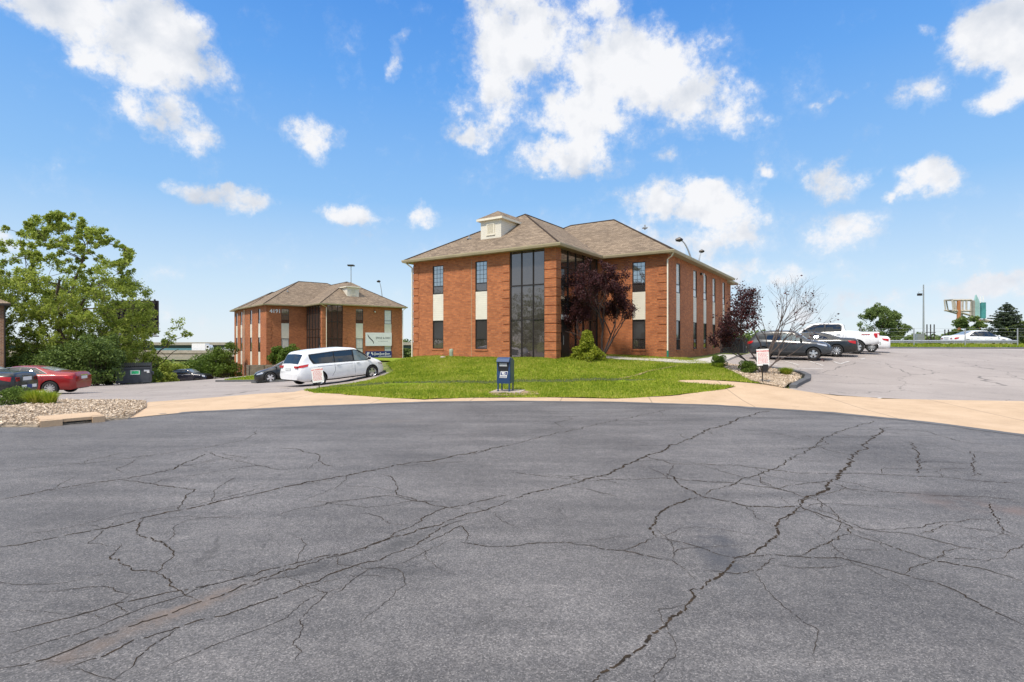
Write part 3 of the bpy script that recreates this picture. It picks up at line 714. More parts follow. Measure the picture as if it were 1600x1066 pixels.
# pale walk by the entrance
def draped(name, line, w, m, off, **kw):
    mb = MB(); pr = None; P = []
    for a, b in zip(line, line[1:]):
        a = Vector(a); b = Vector(b); n = max(1, int((b-a).length/.4))
        for i in range(n): P.append(a+(b-a)*i/n)
    P.append(Vector(line[-1]))
    for i, p in enumerate(P):
        d = (P[min(i+1, len(P)-1)]-P[max(i-1, 0)]).normalized(); n = Vector((-d.y, d.x))*w/2
        q = [(*(p+n), H(*(p+n))-.1), (*(p+n), H(*(p+n))+off), (*(p-n), H(*(p-n))+off), (*(p-n), H(*(p-n))-.1)]
        if pr:
            for k in range(3): mb.face([pr[k], pr[k+1], q[k+1], q[k]])
        pr = q
    return mb.build(name, m, **kw)
draped('entrance_walk', [(5.0,30.7),(6.4,29.7),(9.3,28.5),(10.2,28.7),(11.0,29.6),(11.9,30.6),(14,34)], 1.1, M_['walk'], .11, kind='structure')
# ------------------------------------------------------------------ office buildings
class Frame:
    def __init__(s, org, a, b, z0): s.o = Vector((*org, 0)); s.a = Vector((*a, 0)); s.b = Vector((*b, 0)); s.z0 = z0
    def __call__(s, a, b, z=0.): return s.o+s.a*a+s.b*b+Vector((0, 0, z))
def office(fr, name_lab, ze, spec, A1=4.3, zb=-.5):
    """fr: local frame; ze: eave height; spec: openings"""
    W = .42; root = empty('office_building', fr(0, 0, 0)); root.location.z = spec['base']; org = root.location.copy()
    tag(root, name_lab, 'building')
    nb = lambda: MB(org)
    zt = ze-.04
    def wall(P, Q, holes, z0, flip, uo=0):
        """wall from P to Q (local), outward normal computed with flip"""
        P = Vector(P); Q = Vector(Q); d = (Q-P); L = d.length; d /= L; n = Vector((-d.y, d.x))*flip
        pt = lambda s, z, off=0.: fr(*(P+d*s+n*off), z)
        mb = nb(); ss = sorted({0, L, *[h[0] for h in holes], *[h[1] for h in holes]}); zz = sorted({z0, zt, *[h[2] for h in holes], *[h[3] for h in holes]})
        for i in range(len(ss)-1):
            for j in range(len(zz)-1):
                sm = (ss[i]+ss[i+1])/2; zm = (zz[j]+zz[j+1])/2
                if any(h[0] < sm < h[1] and h[2] < zm < h[3] for h in holes): continue
                q = [(ss[i], zz[j]), (ss[i+1], zz[j]), (ss[i+1], zz[j+1]), (ss[i], zz[j+1])]
                mb.face([pt(*k) for k in q], [(k[0]+uo, k[1]) for k in q])
        for h in holes:
            a, b, c, e = h[:4]; D = -.12
            for q, uv in (([(a, c, 0), (a, c, D), (a, e, D), (a, e, 0)], 0), ([(b, c, 0), (b, c, D), (b, e, D), (b, e, 0)], 0), ([(a, c, 0), (b, c, 0), (b, c, D), (a, c, D)], 1), ([(a, e, 0), (b, e, 0), (b, e, D), (a, e, D)], 1)):
                mb.face([pt(*k) for k in q], [((k[2] if not uv else k[0])+uo, k[1] if not uv else k[2]) for k in q])
        mb.build('wall', M_['brick'], root, fix=False)
        return pt, n, d
    def boxp(mb, pt, s0, s1, z0, z1, o0, o1):
        c = [pt(s, z, o) for s in (s0, s1) for z in (z0, z1) for o in (o0, o1)]
        L = s1-s0; hgt = z1-z0
        for q in ((0, 1, 3, 2), (4, 6, 7, 5), (0, 4, 5, 1), (2, 3, 7, 6), (0, 2, 6, 4), (1, 5, 7, 3)):
            uv = []
            for i in q:
                s = (s0, s1)[i//4]; z = (z0, z1)[(i//2) % 2]; o = (o0, o1)[i % 2]
                uv.append((s+o, z) if q not in ((0, 4, 5, 1), (2, 3, 7, 6)) else (s, o))
            mb.face([c[i] for i in q], uv)
    def window(pt, s0, s1, z0, z1, rail, lit, sill=True):
        m = nb(); t = .045
        for a, b, c, e in ((s0, s0+t, z0, z1), (s1-t, s1, z0, z1), (s0+t, s1-t, z0, z0+t), (s0+t, s1-t, z1-t, z1), (s0+t, s1-t, rail-.025, rail+.025)):
            boxp(m, pt, a+.002, b-.002 if b == s1 else b, c+.002, e-.002, -.10, -.02)
        w = m.build('window', M_['bronze'], root, fix=False)
        for (c, e, off) in ((z0+t, rail-.025, -.05), (rail+.025, z1-t, -.065)):
            p = nb(); p.face([pt(s0+t, c, off), pt(s1-t, c, off), pt(s1-t, e, off), pt(s0+t, e, off)])
            up = e > rail+.1
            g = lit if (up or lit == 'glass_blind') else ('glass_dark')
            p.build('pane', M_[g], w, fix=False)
        if lit in ('glass', 'glass_blind'):   # muntin grid behind the glass line
            g = nb(); 
            for k in (1, 2): s = s0+t+(s1-s0-2*t)*k/3; boxp(g, pt, s-.009, s+.009, rail+.03, z1-t, -.064, -.057)
            nn = 5
            for k in range(1, nn): z = rail+(z1-rail)*k/nn; boxp(g, pt, s0+t, s1-t, z-.009, z+.009, -.0635, -.0575)
            g.build('muntin', M_['bronze'] if lit == 'glass' else M_['cream'], w, fix=False)
        if not sill: return
        sl = nb(); boxp(sl, pt, s0-.04, s1+.04, z0-.10, z0-.003, -.14, .035); sl.build('sill', M_['brick'], w, fix=False)
    def quoin(Pa, dirs, z0, wid, step, hgt=.425):
        """raised brick bands wrapping a corner: dirs = [(pt, s_at_corner, sign)]"""
        m = nb(); k = 0; z = zt-.30
        while z-hgt > z0:
            for j, (pt, s, sg) in enumerate(dirs):
                w = wid[j] if k % 2 == 0 else wid[j]*(.86 if wid[j] < .7 else 1)
                a, b = (s, s+sg*w) if sg > 0 else (s+sg*w, s)
                if sg > 0: a -= .03 if len(dirs) > 1 and j == 0 else 0
                elif len(dirs) > 1 and j == 0: b += .03
                boxp(m, pt, a, b, z-hgt, z, -.02, .032)
            z -= step; k += 1
        m.build('quoin', M_['brick'], root, fix=False)
    levels = spec['levels']           # [(z0,z1,rail)] windows top-down and panels between
    def column(pt, s0, s1, lv, lit):
        for k, (z0, z1, rail) in enumerate(lv):
            window(pt, s0, s1, z0, z1, rail, lit[k], k+1 == len(lv))
            if k+1 < len(lv):
                m = nb(); boxp(m, pt, s0+.003, s1-.003, lv[k+1][1]+.003, z0-.003, -.12, -.03); m.build('spandrel_panel', M_['siding'], root, fix=False)
    def holes_for(cols, lv): return [(a, b, lv[-1][0], lv[0][1]) for a, b in cols]
    # front wall of the projecting block: from glazing side (a=-W) to far end
    aL = spec['aL']; L = -W-aL
    fc = [(-W-b, -W-a) for a, b in spec['front']]; gz = spec['glaze']; gl = (-W-gz[1], -W-gz[0])
    pt, n, d = wall((-W, W), (aL, W), holes_for(fc, levels)+[(gl[0], gl[1], spec['floor'], zt-.02)], zb, 1)
    for (a, b), lit in zip(fc, spec['lit_front']): column(pt, a, b, levels, lit)
    # curtain glazing
    m = nb(); t = .05
    w = gl[1]-gl[0]; zt2 = zt-.02; f0 = spec['floor']
    zs = [f0, spec['mull'][0], spec['mull'][1], zt2]
    for k in range(4):
        s = gl[0]+w*k/3; s = min(max(s, gl[0]+t/2+.002), gl[1]-t/2-.002); boxp(m, pt, s-t/2, s+t/2, f0+.002, zt2-.002, -.12, -.03)
    for z in zs[:1]+zs[1:3]+zs[3:]:
        z = min(max(z, f0+.03), zt2-.03); hh = .035 if z == spec['mull'][1] or z > zt2-.1 else .018
        for k in range(3): boxp(m, pt, gl[0]+w*k/3+t/2+.002, gl[0]+w*(k+1)/3-t/2-.002, z-hh, z+hh, -.11, -.04)
    cw = m.build('curtain_wall', M_['bronze'], root, fix=False)
    for k in range(3):
        for z0_, z1_ in zip(zs, zs[1:]):
            p = nb(); tw = rnd.uniform(-.006, .006)
            p.face([pt(gl[0]+w*k/3+.02, z0_+.02, -.085+tw), pt(gl[0]+w*(k+1)/3-.02, z0_+.02, -.085-tw), pt(gl[0]+w*(k+1)/3-.02, z1_-.02, -.085-tw), pt(gl[0]+w*k/3+.02, z1_-.02, -.085+tw)])
            p.build('pane', M_['glass_dark'], cw, fix=False)
    ptf = pt
    # recess side wall: from (-W,W) back to (-W,5.44+W)
    B2 = 5.44+W; pr = spec['pier']
    pt, n, d = wall((-W, W), (-W, B2), [(pr, 5.44-.004, f0, zt-.02)], zb, -1, .6)
    m = nb(); sw = 5.44-pr; nm = 5
    for k in range(nm+1):
        s = min(max(pr+sw*k/nm, pr+.03), 5.44-.034); boxp(m, pt, s-.025, s+.025, f0+.002, zt2-.002, -.12, -.03)
    for z in (f0+.03, f0+2.25, f0+3.2, zt2-1.0, zt2-.03):
        for k in range(nm): boxp(m, pt, pr+sw*k/nm+.028, pr+sw*(k+1)/nm-.028, z-.022, z+.022, -.11, -.04)
    cw = m.build('entrance_glazing', M_['bronze'], root, fix=False)
    for k in range(nm):
        for z0_, z1_ in ((f0, f0+2.25), (f0+2.25, f0+3.2), (f0+3.2, zt2-1), (zt2-1, zt2)):
            p = nb(); p.face([pt(pr+sw*k/nm+.02, z0_+.02, -.085), pt(pr+sw*(k+1)/nm-.02, z0_+.02, -.085), pt(pr+sw*(k+1)/nm-.02, z1_-.02, -.085), pt(pr+sw*k/nm+.02, z1_-.02, -.085)])
            p.build('pane', M_['glass_dark'], cw, fix=False)
    ptr = pt
    # door in the recess
    dm = nb(); boxp(dm, pt, pr+.12, pr+1.05, f0+.05, f0+2.15, -.07, -.02); dr = dm.build('door', M_['black'], root, fix=False)
    hm = nb(); hm.tube([pt(pr+.25, f0+.8, .03), pt(pr+.25, f0+1.3, .03)], .015, 6); hm.build('handle', M_['steel'], dr)
    # return facade
    AR = A1-W
    bc = [(a+W, b+W) for a, b in spec['back']]
    pt, n, d = wall((-W, B2), (AR, B2), holes_for(bc, levels), zb, -1*-1 if False else 1*spec['fl'], .3) if False else wall((AR, B2), (-W, B2), holes_for([(AR-b, AR-a) for a, b in spec['back']], levels), zb, 1, .3)
    for (a, b) in spec['back']: column(pt, AR-b, AR-a, levels, spec['lit_back'])
    ptb = pt
    # long side wall with its jog
    bj, be = spec['jog'], spec['end']
    lvs = spec['side_levels']
    sc_ = [(a-B2, b-B2) for a, b in spec['side'] if b < bj]
    pt, n, d = wall((AR, B2), (AR, bj-W), holes_for(sc_, lvs), zb-3, -1*-1 if False else -1, .1)
    pts = pt
    for k, (a, b) in enumerate(sc_): column(pt, a, b, lvs, spec['lit_side'])
    wall((AR, bj-W), (AR-.5, bj-W), [], zb-3, 1*-1, .2)
    s2 = [(a-(bj-W), b-(bj-W)) for a, b in spec['side'] if b >= bj]
    pt2, *_ = wall((AR-.5, bj-W), (AR-.5, be-W), holes_for(s2, lvs), zb-3, -1, .4)
    for a, b in s2: column(pt2, a, b, lvs, spec['lit_side'])
    wall((AR-.5, be-W), (aL, be-W), [], zb-3, -1, .7)
    wall((aL, be-W), (aL, W), [], zb-3, -1, .7)
    # quoins
    quoin(None, [(ptf, L, -1)], f0-.05, [.5], .49)                       # far front corner
    quoin(None, [(ptf, 0, 1), (ptr, 0, 1)], f0-.05, [gl[0]-.01, pr-.01], .49)     # entrance pier
    quoin(None, [(ptf, gl[1]+.01, 1)], f0-.05, [.52], .49)
    quoin(None, [(ptb, 0, 1)], f0-.05, [.62], .49)
    if spec.get('side_quoin'): quoin(None, [(pts, 0, 1)], f0-2, [.5], .49)
    # expansion joint
    if spec.get('joint'):
        m = nb(); s = -W-spec['joint']; boxp(m, ptf, s-.012, s+.012, zb, zt-.3, -.01, .006); m.build('expansion_joint', M_['soffit'], root, fix=False)
    # ---- roof
    m_ = .592; zr = ze+.02
    def hip(a0, a1, b0, b1, axis, back=None):
        """hip roof faces with uv; axis 'a' or 'b' for the ridge"""
        mb = nb(); P = lambda a, b, h: fr(a, b, zr+h)
        if axis == 'a':
            hb = (b1-b0)/2; R0 = (a0+hb, b0+hb); R1 = (a1-hb, b0+hb); h = hb*m_
            F_ = [[(a0, b0, 0), (a1, b0, 0), (*R1, h), (*R0, h)], [(a1, b0, 0), (a1, b1, 0), (*R1, h)], [(a1, b1, 0), (a0, b1, 0), (*R0, h), (*R1, h)], [(a0, b1, 0), (a0, b0, 0), (*R0, h)]]
        else:
            hb = (a1-a0)/2; R0 = (a0+hb, b0+hb); R1 = (a0+hb, b1-hb if back is None else back); h = hb*m_
            F_ = [[(a0, b0, 0), (a1, b0, 0), (*R0, h)], [(a1, b0, 0), (a1, b1, 0), (*R1, h), (*R0, h)], [(a1, b1, 0), (a0, b1, 0), (*R1, h)], [(a0, b1, 0), (a0, b0, 0), (*R0, h), (*R1, h)]]
        for f in F_:
            e = Vector((f[1][0]-f[0][0], f[1][1]-f[0][1])); e.normalize(); kk = math.sqrt(1+m_*m_); nrm_ = Vector((-e.y, e.x))
            uv = []
            for a, b, hh in f:
                q = Vector((a-f[0][0], b-f[0][1])); uv.append((q.dot(e), abs(q.dot(nrm_))*kk))
            mb.face([P(*k) for k in f], uv)
        # ridge and hip caps
        cap = nb()
        for f in F_:
            for i in range(len(f)):
                p, q = f[i], f[(i+1) % len(f)]
                if p[2] == 0 and q[2] == 0: continue
                cap.tube([P(*p)+Vector((0, 0, .01)), P(*q)+Vector((0, 0, .01))], .05, 5)
        return mb, cap
    aR = A1; x0 = aL-W
    rs = []
    hb = -x0/2
    main_w = spec['main_d']
    r1, c1 = hip(x0, 0, 0, 5.44+main_w*.9, 'b', back=5.44+main_w*.45); rs += [(r1, c1)]
    r2, c2 = hip(x0+.003, aR, 5.44, 5.44+main_w, 'a'); rs += [(r2, c2)]
    r3, c3 = hip(x0+4, aR-.004, 5.44+main_w-5.5, bj, 'b' if False else 'a'); rs += [(r3, c3)]
    r4, c4 = hip(x0+5, aR-.5, bj-4, be, 'a'); rs += [(r4, c4)]
    rf = None
    for r, c in rs:
        o = r.build('roof', M_['shingle'], root, fix=False)
        c.build('ridge_cap', M_['shingle'], o, fix=False)
        if rf is None: rf = o
    # fascia, soffit
    out = [(x0, 0), (0, 0), (0, 5.44), (aR, 5.44), (aR, bj), (aR-.5, bj), (aR-.5, be), (x0, be)]
    m = nb(); g = nb(); n = len(out)
    cx, cy = sum(p[0] for p in out)/n, sum(p[1] for p in out)/n
    def offs(poly, d):
        res = []
        for i in range(len(poly)):
            p0, p1, p2 = Vector(poly[i-1]), Vector(poly[i]), Vector(poly[(i+1) % len(poly)])
            d1 = (p1-p0).normalized(); d2 = (p2-p1).normalized(); n1 = Vector((d1.y, -d1.x)); n2 = Vector((d2.y, -d2.x))
            res.append(tuple(p1+(n1+n2)*d/(1+n1.dot(n2))))
        return res
    o1 = offs(out, .0); o2 = offs(out, .10); 
    prof = [(0, ze-.10), (.02, ze-.10), (.02, ze-.13), (.09, ze-.13), (.13, ze-.02), (.13, ze+.035), (.10, ze+.035), (.09, ze+.0), (0, ze+.02)]
    rings = [(offs(out, r), z) for r, z in prof]
    for (ra, za), (rb, zb_) in zip(rings, rings[1:]):
        for i in range(n):
            j = (i+1) % n; m.face([fr(*ra[i], za), fr(*ra[j], za), fr(*rb[j], zb_), fr(*rb[i], zb_)])
    m.build('gutter', M_['fascia'], root)
    m = nb(); m.face([fr(*p, ze-.105) for p in offs(out, .004)]); m.build('soffit', M_['soffit'], root, fix=False)
    # frieze board under the soffit
    # ---- dormer on the front slope
    da = spec['dormer']; dw, dv = 1.55/2, 1.97; m = nb(); s_ = nb()
    zl = zr+m_*dv; ztp = zl+1.14; vb = (ztp-zr)/m_
    Q = lambda a, b, z: fr(a, b, z)
    a0, a1 = da-dw, da+dw
    s_.face([Q(a0, dv, zl-.1), Q(a1, dv, zl-.1), Q(a1, dv, ztp), Q(a0, dv, ztp)])
    for a in (a0, a1): s_.face([Q(a, dv, zl-.1), Q(a, dv, ztp), Q(a, vb, ztp), Q(a, vb, ztp-.12)])
    dm = s_.build('dormer', M_['siding'], root, fix=False)
    ov = .2; hb = dw+ov; rr = .62; vt = (ztp+rr-zr)/m_
    q = nb(); zt_ = ztp+.11
    q.face([Q(a0-ov, dv-ov, zt_), Q(a1+ov, dv-ov, zt_), Q(da, dv-ov+hb, zt_+rr)])
    q.face([Q(a1+ov, dv-ov, zt_), Q(a1+ov, vb+.5, zt_), Q(da, vt+.4, zt_+rr), Q(da, dv-ov+hb, zt_+rr)])
    q.face([Q(a0-ov, dv-ov, zt_), Q(a0-ov, vb+.5, zt_), Q(da, vt+.4, zt_+rr), Q(da, dv-ov+hb, zt_+rr)])
    for i, f in enumerate(q.f): q.uv[i] = [((q.v[k][0]+q.v[k][1])*.8, q.v[k][2]*1.9) for k in f]
    q.build('dormer_roof', M_['shingle'], dm, fix=False)
    q = nb()
    for (p0, p1, p2, p3) in (((a0-ov, dv-ov), (a1+ov, dv-ov), (a1+ov-.05, dv-ov+.05), (a0-ov+.05, dv-ov+.05)),):
        q.face([Q(*p0, ztp-.02), Q(*p1, ztp-.02), Q(*p1, zt_), Q(*p0, zt_)])
    for a, b in ((a0-ov, a0), (a1+ov, a1)):
        q.face([Q(a, dv-ov, ztp-.02), Q(a, vb+.32, ztp-.02), Q(a, vb+.32, zt_), Q(a, dv-ov, zt_)])
    q.face([Q(a0-ov, dv-ov, ztp-.015), Q(a1+ov, dv-ov, ztp-.015), Q(a1+ov, vb+.1, ztp-.015), Q(a0-ov, vb+.1, ztp-.015)])
    q.build('dormer_trim', M_['cream'], dm, fix=False)
    q = nb(); 
    def qb(q, a_0, a_1, z_0, z_1, o0, o1):
        c = [Q(a, dv-o, z) for a in (a_0, a_1) for z in (z_0, z_1) for o in (o0, o1)]
        for ff in ((0, 1, 3, 2), (4, 6, 7, 5), (0, 4, 5, 1), (2, 3, 7, 6), (0, 2, 6, 4), (1, 5, 7, 3)): q.face([c[i] for i in ff])
    vz0, vz1 = zl+.28, zl+.92
    for aa, bb, cc, ee in ((da-.29, da-.22, vz0, vz1), (da+.22, da+.29, vz0, vz1), (da-.22, da+.22, vz1-.06, vz1), (da-.33, da+.33, vz0-.09, vz0)): qb(q, aa, bb, cc, ee, .002, .05)
    for k in range(9): z = vz0+.02+k*.064; qb(q, da-.218, da+.218, z, z+.03, .002, .03)
    q.build('louvre_vent', M_['cream'], dm, fix=False)
    # vents on roof
    for a, b in spec['vents']:
        h = zr+m_*b if a < -.1 else zr+m_*(b-5.44); m = nb(); p = fr(a, b, h); m.tube([p-Vector((0, 0, .1)), p+Vector((0, 0, .22))], .05, 8); m.box(p+Vector((0, 0, .02)), (.3, .3, .05)); m.build('vent_pipe', M_['steel'], rf)
    # downspouts
    def spout(path, green=False):
        m = nb()
        m.tube(path, .05, 4); d_ = m.build('downspout', M_['cream'], root)
        if green:
            m = nb(); p = Vector(path[-1]); m.tube([p+Vector((0, 0, .55)), p+Vector((0, 0, -.05))], .062, 6); m.build('drain_boot', mat('green_pipe', (.03, .22, .14), .5), d_)
    for k in spec['spouts']:
        if k == 'return': spout([fr(A1+.03, 5.5, ze-.1), fr(A1-.1, 5.6, ze-.3), fr(AR+.02, B2-.09, ze-.45), fr(AR+.02, B2-.09, spec['base']-.05)], True)
        if k == 'front_far': spout([fr(x0+.05, .05, ze-.1), fr(aL-.06, W-.06, ze-.45), fr(aL-.06, W-.06, spec['base']-.1)])
        if k == 'pier': spout([fr(-.1, -.0, ze-.1), fr(-W-.45, W-.09, ze-.4), fr(-W-.45, W-.09, spec['base']-.1)])
        if k == 'side': spout([fr(AR+.09, 15.8, ze-.2), fr(AR+.09, 15.8, spec['base']-2.5)])
    def wall_light(pt, s, z):
        m = nb(); boxp(m, pt, s-.07, s+.07, z-.08, z+.08, 0, .12); f = m.build('flood_light', M_['bronze'], root, fix=False)
        m = nb(); m.tube([pt(s, z-.02, .12), pt(s, z-.08, .26)], [.06, .09], 8); m.build('lamp_head', M_['white'], f)
    if spec.get('floods'):
        for which, s, z in spec['floods']: wall_light({'side': pts, 'front': ptf}[which], s, z)
    return root, org, dict(front=ptf, recess=ptr, back=ptb, side=pts, boxp=boxp, nb=nb)

frA = Frame((2.49, 28.0), u1, v1, 1.07)
b1, org1, W1 = office(frA, 'large two storey orange brick office building with brown hip roof behind the lawn and mailbox', 7.27, dict(
    base=1.05, aL=-10.93, front=[(-9.27, -8.39), (-5.89, -5.02)], glaze=(-3.42, -1.13), floor=1.10, mull=(3.30, 5.22), pier=.55, joint=-6.18,
    levels=[(5.04, 6.82, 5.53), (1.62, 3.38, 2.22)], side_levels=[(5.04, 6.84, 5.55), (1.56, 3.36, 2.2)],
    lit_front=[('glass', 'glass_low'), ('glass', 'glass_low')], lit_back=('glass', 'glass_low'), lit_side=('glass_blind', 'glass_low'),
    back=[(1.8, 2.61)], side=[(7.55, 8.4), (11.4, 12.3), (14.1, 15.0), (16.8, 17.7), (20.2, 21.0), (23.4, 24.2)], jog=22.2, end=26.2, main_d=12.2, fl=1, dormer=-5.87, vents=[(-7.9, 2.4), (1.4, 9.2)], spouts=['return', 'front_far'],
    floods=[('side', 7.35, 6.75)]), A1=4.36, zb=0.2)
au = Vector((-.764, -.645)); bu = Vector((-.645, .764))
frB = Frame((-22.5, 62.2), au, bu, .33)
b2, org2, W2 = office(frB, 'smaller distant brick office building with street number 4191 and two banners on it', 6.53, dict(
    base=.0, aL=-10.95, front=[(-5.53, -4.58), (-9.42, -8.42)], glaze=(-2.92, -.55+-.42), floor=.33, mull=(2.4, 4.4), pier=.55,
    levels=[(4.28, 6.06, 4.7), (.50, 2.42, 1.2)], side_levels=[(4.3, 6.1, 4.8), (.75, 2.55, 1.3), (-2.6, -1.1, -2.2)],
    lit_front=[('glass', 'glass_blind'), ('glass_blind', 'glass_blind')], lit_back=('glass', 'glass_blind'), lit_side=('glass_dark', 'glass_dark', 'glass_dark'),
    back=[(1.68, 2.6)], side=[(8.4, 9.4), (12.2, 13.2), (17.1, 18.1), (21.9, 22.9)], jog=22.0-1.9, end=24.2, main_d=12.2, fl=1, dormer=-4.9, vents=[(1.0, 8.6)], spouts=['pier', 'front_far', 'side'],
    floods=[('front', 6.6, 5.85)]), A1=4.75, zb=-3.2)

# address lettering, notices, utility boxes
def wallM(pt, s, z, off, mirror=False):   # matrix with x along the wall as seen from outside, y up, z outwards
    p = pt(s, z, off); x = (pt(s+1, z, off)-p).normalized(); n = (pt(s, z, off+1)-p).normalized(); y = Vector((0, 0, 1))
    x2 = y.cross(n)
    return Matrix(((x2.x, 0, n.x, p.x), (x2.y, 0, n.y, p.y), (x2.z, 1, n.z, p.z), (0, 0, 0, 1)))
m = MB(org2); put_text(m, '4191', .62, wallM(W2['back'], (4.75-.42)-3.3, 5.72, .03), 1.05, bold=.02); m.build('address_numerals', M_['white'], b2, fix=False)
# address plate and notices by building 1's entrance
m = MB(org1); W1['boxp'](m, W1['recess'], .62, 1.5, 3.3, 3.55, -.03, -.005); m.build('address_plate', M_['white'], b1, fix=False)
m = MB(org1); W1['boxp'](m, W1['recess'], 3.0, 3.22, 3.15, 3.38, -.03, -.005); m.build('door_notice', M_['white'], b1, fix=False)

# banners on building 2, things of their own
def banner(s0, s1, z0, z1, mt, label, draw):
    pt = W2['front']; c = pt((s0+s1)/2, (z0+z1)/2, .09); r = empty('banner', c, 0, label, 'banner')
    m = MB(c); W2['boxp'](m, pt, s0, s1, z0, z1, .045, .075); m.build('banner_panel', mt, r, fix=False)
    draw(r, c, pt); return r
def draw1(r, c, pt):
    Wd = wallM(pt, (5.40+8.98)/2, 2.32, .079); m = MB(c)
    P = [(-1.5, .62), (-1.42, .38), (-1.2, .12), (-.95, -.1), (-.75, -.34), (-.7, -.62)]; Rr = [.02, .07, .09, .09, .06, .02]
    PP = []; 
    for i in range(len(P)-1):
        for k in range(4): t = k/4; PP.append((P[i][0]*(1-t)+P[i+1][0]*t, P[i][1]*(1-t)+P[i+1][1]*t, Rr[i]*(1-t)+Rr[i+1]*t))
    for a, b in zip(PP, PP[1:]):
        m.face([Wd @ Vector((a[0]-a[2], a[1], .004)), Wd @ Vector((a[0]+a[2], a[1], .004)), Wd @ Vector((b[0]+b[2], b[1], .004)), Wd @ Vector((b[0]-b[2], b[1], .004))])
    m.build('swoosh_emblem', M_['black_ink'], r, fix=False)
    m = MB(c); put_text(m, 'SPINE & DISC', .36, Wd @ Matrix.Translation((.62, .16, .004)), 1.0)
    for k in range(7): x = -.1+k*.2; m.face([Wd @ Vector(q) for q in ((x, -.27, .004), (x+.13, -.27, .004), (x+.13, -.23, .004), (x, -.23, .004))])
    m.build('lettering', mat('grey_ink', (.16, .16, .17), .6), r, fix=False)
def draw2(r, c, pt):
    Wd = wallM(pt, (5.40+8.98)/2, .38, .079); m = MB(c)
    rq = random.Random(5)
    for w0, w1, big in ((-.62, .0, 1), (.1, .72, 1), (.85, 1.45, 1)):     # flowing script strokes, unreadable at this size
        P = [(w0, -.02), (w0+.05, .26), (w0+.14, .28), (w0+.08, .0), (w0+.02, -.12), (w0+.12, -.06)]
        x = w0+.18
        while x < w1: P += [(x, .0), (x+.04, .13+.05*rq.random()), (x+.07, .0)]; x += .10
        for a, b in zip(P, P[1:]):
            d = Vector((b[0]-a[0], b[1]-a[1])); n = Vector((-d.y, d.x)).normalized()*.022
            m.face([Wd @ Vector((a[0]+n.x, a[1]+n.y, .004)), Wd @ Vector((a[0]-n.x, a[1]-n.y, .004)), Wd @ Vector((b[0]-n.x, b[1]-n.y, .0045)), Wd @ Vector((b[0]+n.x, b[1]+n.y, .0045))])
    for x0, x1, y in ((-.1, 1.7, -.23),):
        m.face([Wd @ Vector((x0, y-.015, .004)), Wd @ Vector((x1, y-.05, .004)), Wd @ Vector((x1, y+.06, .004)), Wd @ Vector((x0, y+.02, .004))])
    for x, y, a in ((-1.5, .12, .20), (-1.35, .22, .12), (-.95, .2, .14), (-.82, .05, .12), (-1.15, -.22, .08)):
        m.face([Wd @ Vector((x+a*math.cos(t)*.7, y+a*math.sin(t), .004)) for t in np.linspace(0, 5.5, 10)])
    m.build('lettering', M_['white'], r, fix=False)
banner(5.40, 8.98, 1.48, 3.16, M_['white'], 'white banner with dark swoosh emblem on the brick wall of the distant building', draw1)
banner(5.40, 8.98, -.05, .80, M_['navy'], 'long navy blue banner with white script below the white banner', draw2)

# ------------------------------------------------------------------ things round building 1
def lathe_thing(name, x, y, prof, m, label, cat, n=16, z=None):
    z = H(x, y) if z is None else z; mb = MB((x, y, z)); mb.lathe([(r, h) for r, h in prof], Matrix.Translation((x, y, z)), n); o = mb.build(name, m, None, smooth=True); return tag(o, label, cat)
M_['util_green'] = mat('utility_green_grey', (.30, .36, .27), .6, var=.1, vscale=5)
p = ray(707, 559, 33.2); lathe_thing('utility_pedestal', p.x, 32.6, [(0, -.1), (.12, -.1), (.13, .3), (.135, .45), (.10, .5), (0, .51)], M_['util_green'], 'small pale green utility pedestal standing before the brick front wall', 'utility box')
p = ray(694, 561, 32.6); lathe_thing('concrete_cap', p.x, 32.0, [(0, -.1), (.16, -.1), (.17, .1), (.12, .16), (0, .17)], M_['slab'], 'short round concrete cap in the grass beside the green pedestal', 'utility cap')
# black condenser unit at the far side corner
def condenser(px, Y, s, label):
    x = (px-800)/F*Y; z = H(x, Y); r = empty('condenser_unit', (x, Y, z), math.atan2(u1.y, u1.x), label, 'condenser')
    m = MB(); m.box((0, 0, .08), (s*1.05, s, .1)); 
    for k in range(14): m.box((0, 0, .18+k*.065), (s, s*.95, .03))
    for a in (-1, 1):
        for b in (-1, 1): m.box((a*s*.49, b*s*.465, .6), (.06, .06, 1.0))
    m.box((0, 0, .6), (s*.9, s*.86, .92)); m.build('cabinet', M_['ac'], r, fix=False)
    m = MB(); m.lathe([(0, 1.12), (s*.36, 1.12), (s*.4, 1.09), (s*.4, 1.04)], Matrix.Identity(4), 20); m.box((0, 0, 1.075), (s, s*.95, .04)); m.build('fan_guard', M_['ac'], r, fix=False); return r
condenser(1147, 37.5, 1.5, 'dark square air conditioning unit on the grass by the far corner of the brick building')
# ------------------------------------------------------------------ left edge brown brick building
r = empty('brick_house', (-36, 40, -1.5), 0, 'brown brick building corner cut off by the left edge of the photo', 'building')
Cn = [Vector((-34.6, 36.2)), Vector((-46.6, 34.2)), Vector((-58, 47)), Vector((-48.4, 50))]   # near right corner first
m = MB(r.location); z0, z1 = -1.8, 4.55
for a, b in zip(Cn, Cn[1:]+Cn[:1]):
    L_ = (b-a).length; m.face([(*a, z0), (*b, z0), (*b, z1), (*a, z1)], [(0, z0), (L_, z0), (L_, z1), (0, z1)])
m.build('wall', M_['brick2'], r, fix=False)
cc = sum(Cn, Vector((0, 0)))/4; Ev = [cc+(p-cc)*1.06 for p in Cn]
m = MB(r.location)
for a, b in zip(Ev, Ev[1:]+Ev[:1]): m.face([(*a, z1+.1), (*b, z1+.1), (*cc, z1+3.4)], [(0, 0), (12, 0), (6, 7)])
m.build('roof', M_['shingle'], r, fix=False)
